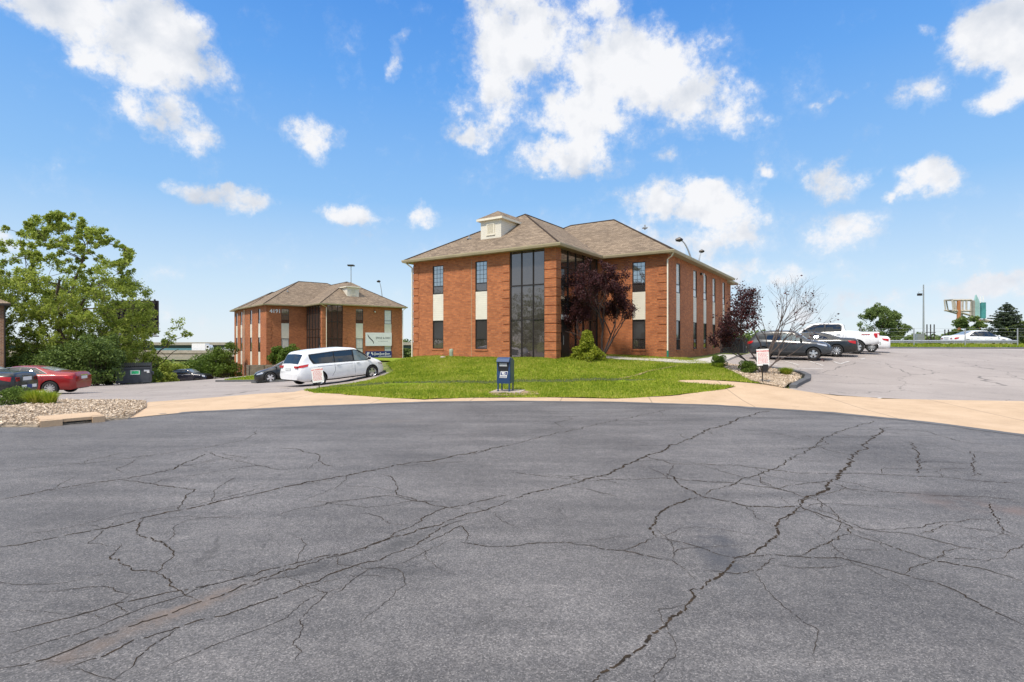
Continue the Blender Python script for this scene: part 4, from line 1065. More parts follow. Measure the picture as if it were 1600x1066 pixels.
m = MB(r.location); m.prism([tuple(p) for p in Ev], z1-.05, z1+.09, lambda x, y, z: (x, y, z)); m.build('soffit', M_['bronze'], r, fix=False)
m = MB(r.location); m.tube([(Cn[0].x+.05, Cn[0].y-.06, z1), (Cn[0].x+.05, Cn[0].y-.06, z0+1)], .05, 6); m.build('downspout', M_['bronze'], r)
# ------------------------------------------------------------------ vehicles
def lerp_prof(P, x):
    if x <= P[0][0]: return P[0][1]
    for (a, u), (b, v) in zip(P, P[1:]):
        if x <= b: return u+(v-u)*(x-a)/(b-a) if b > a else v
    return P[-1][1]
def smooth_prof(P, x, w):
    if w <= 0: return lerp_prof(P, x)
    return sum(lerp_prof(P, x+k*w/3)*c for k, c in ((-3, 1), (-2, 2), (-1, 3), (0, 4), (1, 3), (2, 2), (3, 1)))/16
def inpoly_fill(poly, g):
    pts = []
    for (x1, y1), (x2, y2) in zip(poly, poly[1:]+poly[:1]):
        n = max(1, int(math.hypot(x2-x1, y2-y1)/g))
        for i in range(n): t = i/n; pts.append(Vector((x1+(x2-x1)*t, y1+(y2-y1)*t)))
    nb = len(pts); xs = [p.x for p in pts]; ys = [p.y for p in pts]
    x = min(xs)+g/2
    while x < max(xs):
        y = min(ys)+g/2
        while y < max(ys): pts.append(Vector((x, y))); y += g
        x += g
    v, e, f, *_ = delaunay_2d_cdt(pts, [], [list(range(nb))], 1, 1e-5)
    return v, f
def roundpoly(P, r=.05, n=3):
    out = []
    for i in range(len(P)):
        a, b, c = Vector(P[i-1]), Vector(P[i]), Vector(P[(i+1) % len(P)])
        ra = min(r, (a-b).length*.45); rc = min(r, (c-b).length*.45)
        p, q = b+(a-b).normalized()*ra, b+(c-b).normalized()*rc
        for k in range(n+1):
            t = k/n; out.append(tuple(p*(1-t)**2+b*2*t*(1-t)+q*t*t))
    return out
def make_car(S, loc, heading, label, cat, group=None, pitch=0., name='parked_car'):
    """S: spec, x from tail (0) to nose (L); heading = Vector the nose points at"""
    root = empty(name, loc, 0, label, cat, group)
    yaw = math.atan2(heading[1], heading[0]); root.rotation_mode = 'XYZ'
    root.rotation_euler = (Matrix.Rotation(yaw, 3, 'Z') @ Matrix.Rotation(-pitch, 3, 'Y')).to_euler()
    L = S['L']; W = S['W']/2; X0 = L/2
    top = S['top']; belt = S['belt']; bot = S['bot']; plan = S['plan']; rw = S['roofw']; sm = S.get('sm', .09)
    T = lambda x: smooth_prof(top, x, sm); B = lambda x: smooth_prof(belt, x, .1); Z0 = lambda x: smooth_prof(bot, x, .1)
    Wd = lambda x: W*smooth_prof(plan, x, .08); Rw = lambda x: smooth_prof(rw, x, .15)*W
    def section(x):
        w = Wd(x); zb = Z0(x); zt = max(T(x), B(x)+.015); zbl = B(x); r = min(Rw(x), w*.9); k = min(1., (zt-zbl)/.3)
        ws = w*.93
        return [(0, zb), (.86*w, zb), (.955*w, zb+.07), (w, zb+.2), (w*1.0, zb+(zbl-zb)*.55), (.985*w, zbl-.13), (.955*w, zbl-.03), (ws*(1-.02*k), zbl+.012*k+.001),
                (ws+(r-ws)*.5, zbl+(zt-.075*k-zbl)*.55), (r+(ws-r)*.04, zt-.08*k), (r*.93, zt-.025*k), (r*.62, zt-.004*k+.0), (0, zt+.012)]
    def sideY(x, z):
        s = section(x); s = [p for p in s[2:10]]
        for (y1, z1), (y2, z2) in zip(s, s[1:]):
            if z <= z2 and z2 > z1: return y1+(y2-y1)*max(0, (z-z1))/(z2-z1)
        return s[-1][0]
    def topZ(x, y):
        s = section(x)[8:][::-1]; y = abs(y)
        for (y1, z1), (y2, z2) in zip(s, s[1:]):
            if y <= y2: return z1+(z2-z1)*(y-y1)/max(1e-6, y2-y1)
        return s[-1][1]
    n = 84; xs = [L*(.5-.5*math.cos(math.pi*(i/n)))*.35+L*i/n*.65 for i in range(n+1)]
    mb = MB(); secs = []
    for x in xs:
        s = section(x); ring = [(x-X0, y, z) for y, z in s]+[(x-X0, -y, z) for y, z in s[-2:0:-1]]; secs.append(ring)
    m = len(secs[0])
    for r in secs: mb.v += r
    for i in range(n):
        for k in range(m):
            k2 = (k+1) % m; mb.f.append((i*m+k, i*m+k2, (i+1)*m+k2, (i+1)*m+k)); mb.uv.append([(0, 0)]*4); mb.mi.append(0)
    for e in (0, n):
        half = len(section(0)); ringi = [e*m+k for k in range(m)]
        for k in range(half-1):     # cap as strips
            a, b = ringi[k], ringi[k+1]; c, d = ringi[(m-k-1) % m], ringi[(m-k) % m]
            q = [a, b, c, d]; q2 = []
            for i in q:
                if i not in q2: q2.append(i)
            if len(q2) > 2: mb.f.append(tuple(q2)); mb.uv.append([(0, 0)]*len(q2)); mb.mi.append(0)
    body = mb.build('body', [M_[S['paint']], M_['black']], root)
    # wheel wells and load bed
    wr = S['wr']; ar = wr*S.get('arch', 1.16)
    cut = MB()
    for wx in (S['xr'], S['xf']):
        for s in (-1, 1):
            Mx = Matrix.Translation((wx-X0, s*(W-.13), wr*1.02)) @ Matrix.Rotation(R(90), 4, 'X')
            cut.lathe([(0, -.17), (ar, -.17), (ar, .17), (0, .17)], Mx, 26)
    if 'bed' in S:
        a, b, fl = S['bed']; cut.box(((a+b)/2-X0, 0, fl+.5), (b-a, S['W']-.30, 1.0))
    cm = bpy.data.meshes.new('c'); cm.from_pydata(cut.v, [], cut.f)
    bm = bmesh.new(); bm.from_mesh(cm); bmesh.ops.remove_doubles(bm, verts=bm.verts, dist=1e-5); bmesh.ops.recalc_face_normals(bm, faces=bm.faces); bm.to_mesh(cm); bm.free()
    cm.materials.append(M_['black']); cob = bpy.data.objects.new('c', cm); COL.objects.link(cob)
    tmp = body.copy(); tmp.parent = None; tmp.matrix_world = Matrix.Identity(4); COL.objects.link(tmp)
    md = tmp.modifiers.new('b', 'BOOLEAN'); md.object = cob; md.operation = 'DIFFERENCE'; md.solver = 'EXACT'; md.material_mode = 'TRANSFER' if hasattr(md, 'material_mode') else 'INDEX'
    dg = bpy.context.evaluated_depsgraph_get(); me = bpy.data.meshes.new_from_object(tmp.evaluated_get(dg)); bpy.data.objects.remove(tmp); bpy.data.objects.remove(cob)
    if len(me.polygons) > 200: body.data = me
    me = body.data
    for p in me.polygons:
        c = p.center; p.use_smooth = True
        lowdark = c.z < S.get('clad', 0) and Z0(c.x+X0) > 0
        well = any(abs(math.hypot(c.x+X0-wx, c.z-wr*1.02)-ar) < .02 and abs(p.normal.y) < .4 and c.z < wr*2.3 for wx in (S['xr'], S['xf']))
        inner = any(math.hypot(c.x+X0-wx, c.z-wr*1.02) < ar*.97 and abs(c.y) < W-.2 and abs(p.normal.y) > .6 for wx in (S['xr'], S['xf']))
        inbed = 'bed' in S and S['bed'][0]-.01 < c.x+X0 < S['bed'][1]+.01 and c.z < T(c.x+X0)-.02 and abs(c.y) < W-.14 and c.z > S['bed'][2]-.02
        p.material_index = 1 if (well or inner or inbed or lowdark or p.normal.z < -.8) else 0
    me.set_sharp_from_angle(angle=R(42))
    def side_patch(name, poly, material, parent, off=.006, g=.12, rad=.05, sides=(-1, 1), **kw):
        P = roundpoly(poly, rad); v, f = inpoly_fill(P, g); outs = []
        for s in sides:
            q = MB(); q.v = [(p.x-X0, s*(sideY(p.x, p.y)+off), p.y) for p in v]; q.f = [tuple(t) for t in f]; q.uv = [[(0, 0)]*len(t) for t in f]; q.mi = [0]*len(f)
            outs.append(q.build(name, material, parent, fix=False, **kw))
        return outs
    for poly, g in S['windows']: side_patch('side_window', poly, M_[g], root, .007, rad=.045)
    if 'trim' in S:
        for poly in S['trim']: side_patch('window_trim', poly, M_[S.get('trimm', 'black')], root, .0035, rad=.05)
    def top_patch(name, x0, x1, f, material, off=.008, pw=1.):
        q = MB(); nx, ny = 10, 12
        for i in range(nx+1):
            x = x0+(x1-x0)*i/nx; yw = Rw(x)*f
            for j in range(ny+1):
                y = -yw+2*yw*j/ny; q.v.append((x-X0, y, topZ(x, y)+off))
        for i in range(nx):
            for j in range(ny): q.f.append((i*(ny+1)+j, i*(ny+1)+j+1, (i+1)*(ny+1)+j+1, (i+1)*(ny+1)+j)); q.uv.append([(0, 0)]*4); q.mi.append(0)
        o = q.build(name, material, root, fix=False)
        o.data.polygons.foreach_set('use_smooth', [True]*len(q.f)); return o
    for nm, x0, x1, f, mt in S['screens']: top_patch(nm, x0, x1, f, M_[mt])
    if 'chromeline' in S:
        q = MB()
        for s in (-1, 1): q.tube([(x-X0, s*(sideY(x, z)+.006), z) for x, z in S['chromeline']], .016, 5)
        q.build('chrome_window_line', M_['chrome'], root)
    # panel gaps as fine dark seams following the side
    q = MB()
    for line in S.get('seams', []):
        for s in (-1, 1):
            P = []
            for (x1, z1), (x2, z2) in zip(line, line[1:]):
                for i in range(7): t = i/7; P.append((x1+(x2-x1)*t, z1+(z2-z1)*t))
            P.append(line[-1]); q.tube([(x-X0, s*(sideY(x, z)+.001), z) for x, z in P], .006, 4)
    if q.v: q.build('door_seam', M_['black'], root, fix=False)
    for hx, hz in S.get('handles', []):
        for s in (-1, 1):
            q = MB(); y = sideY(hx, hz); q.box((hx-X0, s*(y+.02), hz), (.2, .03, .03)); q.build('door_handle', M_[S.get('handle_m', S['paint'])], root)
    for poly in S.get('clads', []): side_patch('lower_trim', poly, M_['black'], root, .006, rad=.03)
    # lamps: wrap patches on the flanks plus blocks on the ends
    def endpatch(name, x, ys, zs, material, thick=.03, parent=None):
        for s in (-1, 1):
            q = MB(); y0, y1 = ys; out = -1 if x < L/2 else 1
            pts = []
            for (yy, zz) in ((y0, zs[0]), (y1, zs[0]), (y1, zs[1]), (y0, zs[1])):
                w = Wd(x); cx = x; pts.append((cx-X0+out*thick, s*yy, zz))
            q.prism([(a[1], a[2]) for a in pts], x-X0-out*.08, x-X0+out*thick, lambda a, b, c: (c, a, b)); q.build(name, material, parent or root)
    for nm, poly, mt in S['lamps']: side_patch(nm, [(max(.09, min(L-.12, a)), b) for a, b in poly], M_[mt], root, .014, g=.05, rad=.03)
    for nm, x, ys, zs, mt in S.get('endlamps', []): endpatch(nm, x, ys, zs, M_[mt])
    for nm, x, yw, zs, mt in S.get('endplates', []):
        q = MB(); q.box((x-X0, 0, (zs[0]+zs[1])/2), (.035, yw, zs[1]-zs[0])); q.build(nm, M_[mt], root)
    mx, mz = S['mirror']
    for s in (-1, 1):
        q = MB(); y = sideY(mx, mz-.05)
        q.lathe([(0, -.05), (.06, -.05), (.09, -.01), (.085, .04), (0, .07)], Matrix.Translation((mx-X0+.02, s*(y+.13), mz+.03)) @ Matrix.Rotation(R(90), 4, 'Y') @ Matrix.Diagonal((.8, 1.25, 1, 1)), 12)
        q.tube([(mx-X0, s*(y-.02), mz-.05), (mx-X0, s*(y+.1), mz)], .022, 6); q.build('side_mirror', M_[S.get('mirror_m', S['paint'])], root, smooth=True)
    # wheels
    for wx in (S['xr'], S['xf']):
        for s in (-1, 1):
            Mx = Matrix.Translation((wx-X0, s*(W-.115), wr)) @ Matrix.Rotation(R(-90)*s, 4, 'X')   # local +z points outwards
            hub = MB(); hub.lathe([(0, -.04), (wr*.62, -.04), (wr*.62, .02), (0, .02)], Mx, 24); hb = hub.build('wheel', M_['black'], root, smooth=True)
            ty = MB(); ty.lathe([(wr*.64, -.11), (wr*.93, -.115), (wr*.985, -.09), (wr, -.05), (wr, .05), (wr*.985, .09), (wr*.93, .112), (wr*.8, .118), (wr*.66, .10), (wr*.64, .05)], Mx, 32); ty.build('tyre', M_['rubber'], hb, smooth=True)
            rm = MB(); rr = wr*.66
            rm.lathe([(rr*.98, -.02), (rr, .09), (rr*.955, .105), (rr*.9, .085), (rr*.88, .03)], Mx, 32)
            rm.lathe([(0, .085), (rr*.16, .082), (rr*.2, .06), (rr*.2, .03)], Mx, 12)
            ns = S.get('spokes', 5); sw = S.get('spokew', .30)
            for k in range(ns):
                a = 2*math.pi*k/ns+.3; ca, sa = math.cos(a), math.sin(a)
                def pt(r, t, h): return Mx @ Vector((r*ca-t*sa, r*sa+t*ca, h))
                w0, w1 = rr*sw*.42, rr*sw*.62
                A = [pt(rr*.12, -w0, .075), pt(rr*.12, w0, .075), pt(rr*.93, w1, .07), pt(rr*.93, -w1, .07)]; Bq = [pt(rr*.12, -w0, .035), pt(rr*.12, w0, .035), pt(rr*.93, w1, .03), pt(rr*.93, -w1, .03)]
                rm.face(A); 
                for i in range(4): j = (i+1) % 4; rm.face([A[i], A[j], Bq[j], Bq[i]])
            rm.build('rim', M_[S.get('rim', 'alloy')], hb, smooth=True)
    # dark floor under the body so light does not leak
    q = MB(); q.box((0, 0, S['bot'][len(S['bot'])//2][1]+.06), (L*.72, S['W']*.7, .05)); q.build('underbody', M_['black'], root)
    return root, dict(side_patch=side_patch, sideY=sideY, X0=X0, Wd=Wd, topZ=topZ, L=L)

def sedan(L=4.9, W=1.85, Hh=1.46, paint='p_black', **k):
    f = L/4.9
    S = dict(L=L, W=W, paint=paint, wr=.335, xr=1.05*f, xf=3.93*f, spokes=10, spokew=.2,
        top=[(0, .80), (.03, .98), (.12, 1.06), (.85*f, 1.11), (1.75*f, Hh-.06), (2.3*f, Hh), (2.9*f, Hh-.03), (3.75*f, 1.02), (4.5*f, .86), (4.83*f, .72), (L, .58)],
        belt=[(0, .78), (.1, .93), (1*f, .97), (3.6*f, .92), (4.4*f, .80), (4.8*f, .68), (L, .55)], bot=[(0, .32), (.15, .24), (L/2, .2), (L-.2, .2), (L, .27)],
        plan=[(0, .70), (.06, .83), (.25, .92), (.8, .985), (2, 1), (3.8*f, .99), (4.5*f, .93), (4.8*f, .80), (L, .62)], roofw=[(0, .72), (.9, .72), (1.8*f, .64), (2.8*f, .65), (3.7*f, .74), (L, .6)],
        windows=[([(1.42*f, 1.03), (1.95*f, Hh-.14), (2.42*f, Hh-.105), (2.42*f, 1.0)], 'car_glass'), ([(2.48*f, 1.0), (2.48*f, Hh-.105), (2.93*f, Hh-.13), (3.5*f, 1.0), (3.4*f, .975)], 'car_glass')],
        trim=[[(1.2*f, 1.01), (1.85*f, Hh-.105), (2.5*f, Hh-.075), (3.0*f, Hh-.10), (3.66*f, .99), (3.4*f, .945)]],
        screens=[('rear_window', .98*f, 1.66*f, .88, 'windshield'), ('windshield', 2.99*f, 3.66*f, .92, 'windshield')],
        seams=[[(2.45*f, .98), (2.45*f, .4)], [(3.5*f, .95), (3.55*f, .6), (3.42*f, .32)], [(1.5*f, .98), (1.35*f, .75), (1.45*f, .5)]], handles=[(1.85*f, .88), (2.95*f, .87)],
        lamps=[('tail_light', [(.03, .72), (.04, .90), (.5, .93), (.38, .80)], 'lens_red'), ('headlight', [(4.38*f, .66), (4.3*f, .77), (4.72*f, .70), (4.76*f, .62)], 'lens_clear')],
        endlamps=[('tail_light', .03, (.42, .64), (.72, .88), 'lens_red'), ('headlight', L-.10, (.38, .6), (.56, .66), 'lens_clear')],
        endplates=[('number_plate', .0, .5, (.74, .88) if k.get('highplate', 1) else (.5, .64), 'plate'), ('grille', L-.015, .8, (.36, .55), 'black'), ('chrome_bar', .005, .62, (.895, .935), 'chrome')],
        mirror=(3.5*f, 1.0))
    S.update({a: b for a, b in k.items() if a != 'highplate'}); return S
def van():
    L = 5.17
    return dict(L=L, W=2.02, paint='p_white', wr=.36, xr=1.08, xf=4.17, spokes=5, spokew=.5, sm=.10,
        top=[(0, .75), (.05, 1.0), (.12, 1.15), (.42, 1.66), (.6, 1.74), (1.2, 1.80), (2.6, 1.81), (3.3, 1.74), (4.28, 1.16), (4.8, .98), (5.05, .83), (L, .62)],
        belt=[(0, .73), (.15, 1.06), (1, 1.08), (3.9, 1.02), (4.6, .93), (5.0, .78), (L, .58)], bot=[(0, .42), (.3, .28), (2, .22), (4.7, .22), (L, .3)],
        plan=[(0, .80), (.08, .90), (.3, .96), (1, 1), (4.2, .99), (4.75, .92), (5.05, .78), (L, .6)], roofw=[(0, .80), (.5, .76), (1.2, .77), (3.2, .76), (4.3, .82), (L, .6)],
        windows=[([(.92, 1.15), (.72, 1.40), (.70, 1.56), (1.95, 1.62), (1.95, 1.10)], 'car_glass'), ([(2.0, 1.10), (2.0, 1.62), (3.06, 1.625), (3.06, 1.075)], 'car_glass'), ([(3.14, 1.075), (3.14, 1.62), (3.42, 1.57), (4.0, 1.17), (3.9, 1.05)], 'car_glass_clear')],
        trim=[[(.80, 1.12), (.64, 1.40), (.63, 1.60), (2.0, 1.66), (3.2, 1.66), (3.5, 1.6), (4.15, 1.16), (3.9, 1.02)]],
        screens=[('rear_window', .135, .40, .90, 'car_glass'), ('windshield', 3.42, 4.18, .93, 'windshield')],
        seams=[[(3.1, 1.05), (3.1, .35)], [(1.95, 1.07), (1.95, .7), (1.75, .42)], [(3.98, 1.02), (4.0, .7), (3.8, .34)], [(1.0, .98), (3.0, .955)]], handles=[(2.15, .97), (3.3, .96)],
        lamps=[('tail_light', [(.04, .98), (.10, 1.10), (.58, 1.14), (.5, 1.03)], 'lens_red'), ('headlight', [(4.62, .78), (4.55, .86), (4.95, .82), (5.0, .72)], 'lens_clear')],
        endlamps=[('tail_light', .03, (.55, .82), (.98, 1.08), 'lens_red'), ('headlight', L-.12, (.42, .66), (.66, .76), 'lens_clear')],
        endplates=[('number_plate', .0, .5, (.86, 1.0), 'plate'), ('grille', L-.012, .9, (.38, .58), 'black')], mirror=(3.95, 1.10), mirror_m='black', handle_m='p_white')
def suv():
    L = 4.26
    return dict(L=L, W=1.78, paint='p_grey', wr=.335, xr=.86, xf=3.41, spokes=5, spokew=.45, clad=.36, arch=1.2,
        top=[(0, .70), (.04, 1.0), (.14, 1.16), (.42, 1.52), (.6, 1.60), (1.2, 1.655), (2.1, 1.65), (2.5, 1.58), (3.12, 1.13), (3.8, 1.01), (4.15, .86), (L, .66)],
        belt=[(0, .68), (.12, 1.0), (.8, 1.07), (3.0, .99), (3.8, .92), (4.15, .78), (L, .6)], bot=[(0, .38), (.3, .28), (2, .24), (3.9, .25), (L, .34)],
        plan=[(0, .80), (.08, .90), (.3, .97), (1, 1), (3.3, 1), (3.9, .93), (4.15, .82), (L, .66)], roofw=[(0, .78), (.5, .70), (1.2, .71), (2.4, .70), (3.2, .78), (L, .62)],
        windows=[([(.62, 1.16), (.62, 1.34), (.74, 1.42), (.98, 1.44), (.98, 1.12)], 'car_glass'), ([(1.04, 1.11), (1.04, 1.455), (1.74, 1.475), (1.74, 1.06)], 'car_glass'), ([(1.81, 1.06), (1.81, 1.475), (2.3, 1.44), (2.86, 1.11), (2.8, 1.04)], 'car_glass_clear')],
        trim=[[(.5, 1.14), (.56, 1.38), (.75, 1.46), (1.75, 1.515), (2.35, 1.48), (2.98, 1.10), (2.8, 1.01)]],
        screens=[('rear_window', .16, .42, .9, 'car_glass'), ('windshield', 2.53, 3.07, .93, 'windshield')],
        seams=[[(1.78, 1.04), (1.78, .38)], [(2.86, 1.0), (2.9, .7), (2.8, .38)], [(1.05, 1.08), (1.0, .8)], [(.9, .88), (3.1, .86)]], handles=[(1.2, .95), (2.0, .93)],
        clads=[[(1.2, .27), (1.2, .38), (3.05, .38), (3.05, .27)]],
        lamps=[('tail_light', [(.04, .86), (.06, 1.02), (.34, 1.06), (.26, .92)], 'lens_red'), ('headlight', [(3.62, .84), (3.55, .92), (4.03, .84), (4.06, .74)], 'lens_clear')],
        endlamps=[('headlight', L-.12, (.42, .62), (.70, .80), 'lens_clear'), ('tail_light', .03, (.45, .68), (.84, 1.0), 'lens_red'), ('fog_light', L-.05, (.42, .56), (.40, .47), 'chrome')],
        endplates=[('grille', L-.005, .9, (.5, .76), 'black'), ('chrome_bar', L+.01, .86, (.655, .685), 'chrome'), ('number_plate', .0, .5, (.74, .88), 'plate')], mirror=(2.78, 1.12), mirror_m='black')
def pickup(paint='p_white', Hh=1.96):
    L = 5.89
    return dict(L=L, W=2.03, paint=paint, wr=.41, xr=1.17, xf=4.85, spokes=6, spokew=.45, arch=1.17, sm=.05,
        top=[(0, 1.30), (.05, 1.36), (1.72, 1.37), (1.79, 1.38), (1.84, 1.80), (1.98, Hh-.07), (2.4, Hh), (3.4, Hh), (3.75, Hh-.08), (4.40, 1.40), (5.5, 1.27), (5.8, 1.10), (L, .85)],
        belt=[(0, 1.28), (1.8, 1.345), (4.3, 1.30), (5.3, 1.18), (5.75, 1.02), (L, .8)], bot=[(0, .62), (.4, .5), (2, .42), (5.4, .45), (L, .5)],
        plan=[(0, .93), (.06, .96), (.3, .99), (3, 1), (5.2, 1), (5.65, .94), (L, .8)], roofw=[(0, .86), (1.7, .86), (1.95, .78), (2.4, .78), (3.6, .77), (4.4, .84), (L, .74)],
        bed=(.09, 1.68, .85),
        windows=[([(2.05, 1.40), (2.02, 1.74), (2.15, 1.82), (2.86, 1.83), (2.86, 1.38)], 'car_glass'), ([(2.94, 1.38), (2.94, 1.83), (3.5, 1.80), (4.12, 1.42), (4.1, 1.36)], 'car_glass')],
        trim=[[(1.98, 1.37), (1.96, 1.76), (2.1, 1.86), (3.0, 1.87), (3.55, 1.84), (4.25, 1.40), (4.2, 1.34)]],
        screens=[('rear_window', 1.80, 1.90, .85, 'car_glass'), ('windshield', 3.76, 4.34, .93, 'windshield')],
        seams=[[(2.9, 1.33), (2.9, .6)], [(1.9, 1.33), (1.86, .6)], [(4.15, 1.3), (4.2, .9), (4.1, .6)], [(1.74, 1.33), (1.74, .6)]], handles=[(2.15, 1.2), (3.15, 1.19)], handle_m='chrome',
        lamps=[('tail_light', [(.02, .98), (.02, 1.26), (.26, 1.27), (.30, 1.18), (.20, .98)], 'lens_red'), ('headlight', [(5.45, .98), (5.45, 1.14), (5.75, 1.06), (5.78, .92)], 'lens_clear')],
        endlamps=[('tail_light', .02, (.80, .94), (.98, 1.26), 'lens_red'), ('headlight', L-.08, (.55, .76), (.88, 1.02), 'lens_clear')],
        endplates=[('rear_bumper', -.06, 1.9, (.52, .74), 'chrome'), ('number_plate', -.085, .45, (.56, .70), 'plate'), ('grille', L-.01, 1.1, (.62, .98), 'black'), ('tailgate_handle', -.0, .25, (1.14, 1.2), 'black')], mirror=(4.05, 1.45), mirror_m='black')
def place(S, cx, cy, heading, label, cat, name='parked_car', group=None, z=None):
    h = Vector(heading).normalized(); c = Vector((cx, cy)); wb = (S['xf']-S['xr'])/2; mid = (S['xf']+S['xr'])/2-S['L']/2
    zf = H(*(c+h*(mid+wb))); zr = H(*(c+h*(mid-wb))); zz = (zf+zr)/2+.005 if z is None else z; p = math.atan2(zf-zr, 2*wb) if z is None else 0
    return make_car(S, (cx, cy, zz), (h.x, h.y), label, cat, group, p, name)
def from_loc(a, b): return (P2+u1*a+v1*b)
CARG = 'vehicles parked in the lots'
# minivan nose-in at the left lot
nearside_r = Vector(((497-800)/F*26.0, 26.0)); nearside_f = Vector(((584-800)/F*28.55, 28.55))
hv = (nearside_f-nearside_r).normalized(); left = Vector((-hv.y, hv.x)); cvan = (nearside_f+nearside_r)/2+left*.95
vr, vd = place(van(), cvan.x-hv.x*.04, cvan.y, hv, 'white minivan with dark side windows parked beside the left end of the lawn', 'minivan', group=CARG)
# dark coupe beyond the van, nose to the left
hc = Vector((-.86, -.42)).normalized()
S = sedan(4.9, 1.9, 1.44, 'p_black', spokes=5, spokew=.45); S['wr'] = .36
fw = Vector(((422-800)/F*37.0, 37.0)); place(S, (fw-hc*1.48+Vector((hc.y, -hc.x))*-.9).x, (fw-hc*1.48+Vector((hc.y, -hc.x))*-.9).y, hc, 'black coupe with silver five spoke wheels half hidden behind the white minivan', 'car', group=CARG)
# right lot: crossover, sedan, pickup, white car
c = from_loc(9.78, 9.95); place(suv(), c.x, c.y, u1, 'charcoal grey small crossover behind the half bare plum tree, nose to the right', 'car', group=CARG)
c = from_loc(13.1-2.45, 13.0); place(sedan(4.9, 1.85, 1.46, 'p_black'), c.x, c.y, -u1, 'black sedan between the grey crossover and the white pickup, tail to the right', 'car', group=CARG)
c = from_loc(14.2-2.95, 16.0); pk, pd = place(pickup(), c.x, c.y, -u1, 'white crew cab pickup truck with large red tail light in the right lot', 'pickup truck', 'pickup_truck', CARG)
# off-road lettering on the bed side
for s in (1,):
    m = MB(); y = pd['sideY'](.75, 1.18)+.012
    Mx = Matrix(((-1, 0, 0, .72-pd['X0']), (0, 0, 1, y), (0, 1, 0, 1.2), (0, 0, 0, 1)))
    put_text(m, 'FX4', .15, Mx, 1.7, shear=.3, bold=.006, extr=.003); m.build('lettering', M_['lens_red'], pk, fix=False)
c = from_loc(14.85-2.4, 19.0); place(sedan(4.8, 1.82, 1.44, 'p_white'), c.x, c.y, -u1, 'white sedan mostly hidden behind the white pickup, rear bumper showing', 'car', group=CARG)
# left edge: black sedan, red coupe
hr = Vector((-.80, .60)).normalized()
def rear_right(px, Y, S, h):   # centre from the near rear wheel seen at px
    w = Vector(((px-800)/F*Y, Y)); right = Vector((h.y, -h.x)); side = right if right.y < 0 else -right
    return w-side*(S['W']/2-.1)+h*(S['L']/2-S['xr'])
S = sedan(4.6, 1.82, 1.40, 'p_red', spokes=10, spokew=.22); S['wr'] = .335; S['chromeline'] = [(1.15, 1.02), (1.7, 1.29), (2.3, 1.345), (2.85, 1.31), (3.45, 1.0)]; S['silver_sills'] = 1
hr = Vector((-.97, -.22)).normalized(); c = rear_right(79, 25.2, S, hr); place(S, c.x, c.y, hr, 'dark red coupe with silver ten spoke wheels and chrome window line at the left', 'car', group=CARG)
S = sedan(4.85, 1.85, 1.54, 'p_black'); hb_ = Vector((-.97, -.22)).normalized()
tail = Vector(((17-800)/F*20.1, 20.1)); c = tail+hb_*2.43+Vector((hb_.y, -hb_.x))*-.0+Vector((-.2, .9)); bs, bd = place(S, c.x, c.y, hb_, 'black sedan cut off by the left edge with its rear bumper and plate showing', 'car', group=CARG)
m = MB(); m.box((-bd['X0']-.05, .25, .50), (.012, .28, .12)); m.box((-bd['X0']-.05, -.35, .50), (.012, .26, .12)); m.build('bumper_sticker', M_['white'], bs)
m = MB(); m.box((-bd['X0']-.051, -.06, .50), (.012, .26, .15)); m.build('bumper_sticker', M_['navy'], bs)
# far left pickup
c = Vector(((287-800)/F*66, 66.4)); place(pickup('p_navy', 1.92) | {'rim': 'bronze'}, c.x, c.y, Vector((1, .05)), 'black crew cab pickup parked at the far edge of the left lot', 'pickup truck', 'pickup_truck', CARG)
# car driving on the highway
S = sedan(5.5, 1.95, 1.56, 'p_white'); cx = (1536-800)/F*48.9; place(S, cx, 49.6, Vector((1, -.02)), 'white sedan driving on the highway behind the guardrail', 'car', 'moving_car', z=1.53)
# ------------------------------------------------------------------ trees and shrubs
def leaf_obj(name, C, Rr, per, size, material, parent, org, seed=1, flat=.8, squash=1., shell=0., drop=0., quad=True):
    """leaves scattered through blobs: C centres, Rr radii"""
    r = np.random.RandomState(seed); C = np.array(C, float); Rr = np.array(Rr, float)
    n = len(C)*per; idx = np.repeat(np.arange(len(C)), per)
    d = r.normal(size=(n, 3)); d /= np.linalg.norm(d, axis=1)[:, None]
    rad = (shell+(1-shell)*r.rand(n))**.55
    p = C[idx]+d*rad[:, None]*Rr[idx][:, None]*np.array([1, 1, squash])
    p[:, 2] -= drop*r.rand(n)
    a = r.normal(size=(n, 3)); a[:, 2] *= flat; a /= np.linalg.norm(a, axis=1)[:, None]
    b = np.cross(a, r.normal(size=(n, 3))); b /= np.linalg.norm(b, axis=1)[:, None]
    s = size*(.6+.8*r.rand(n))[:, None]
    V = np.stack([p-a*s*.5, p+b*s*.30, p+a*s*.5, p-b*s*.30], 1).reshape(-1, 3)-np.array(org)
    me = bpy.data.meshes.new(name); me.vertices.add(len(V)); me.vertices.foreach_set('co', V.ravel())
    me.loops.add(n*4); me.loops.foreach_set('vertex_index', np.arange(n*4)); me.polygons.add(n)
    me.polygons.foreach_set('loop_start', np.arange(0, n*4, 4)); me.polygons.foreach_set('loop_total', np.full(n, 4)); me.update()
    me.materials.append(material); o = bpy.data.objects.new(name, me); COL.objects.link(o); o.parent = parent; return o
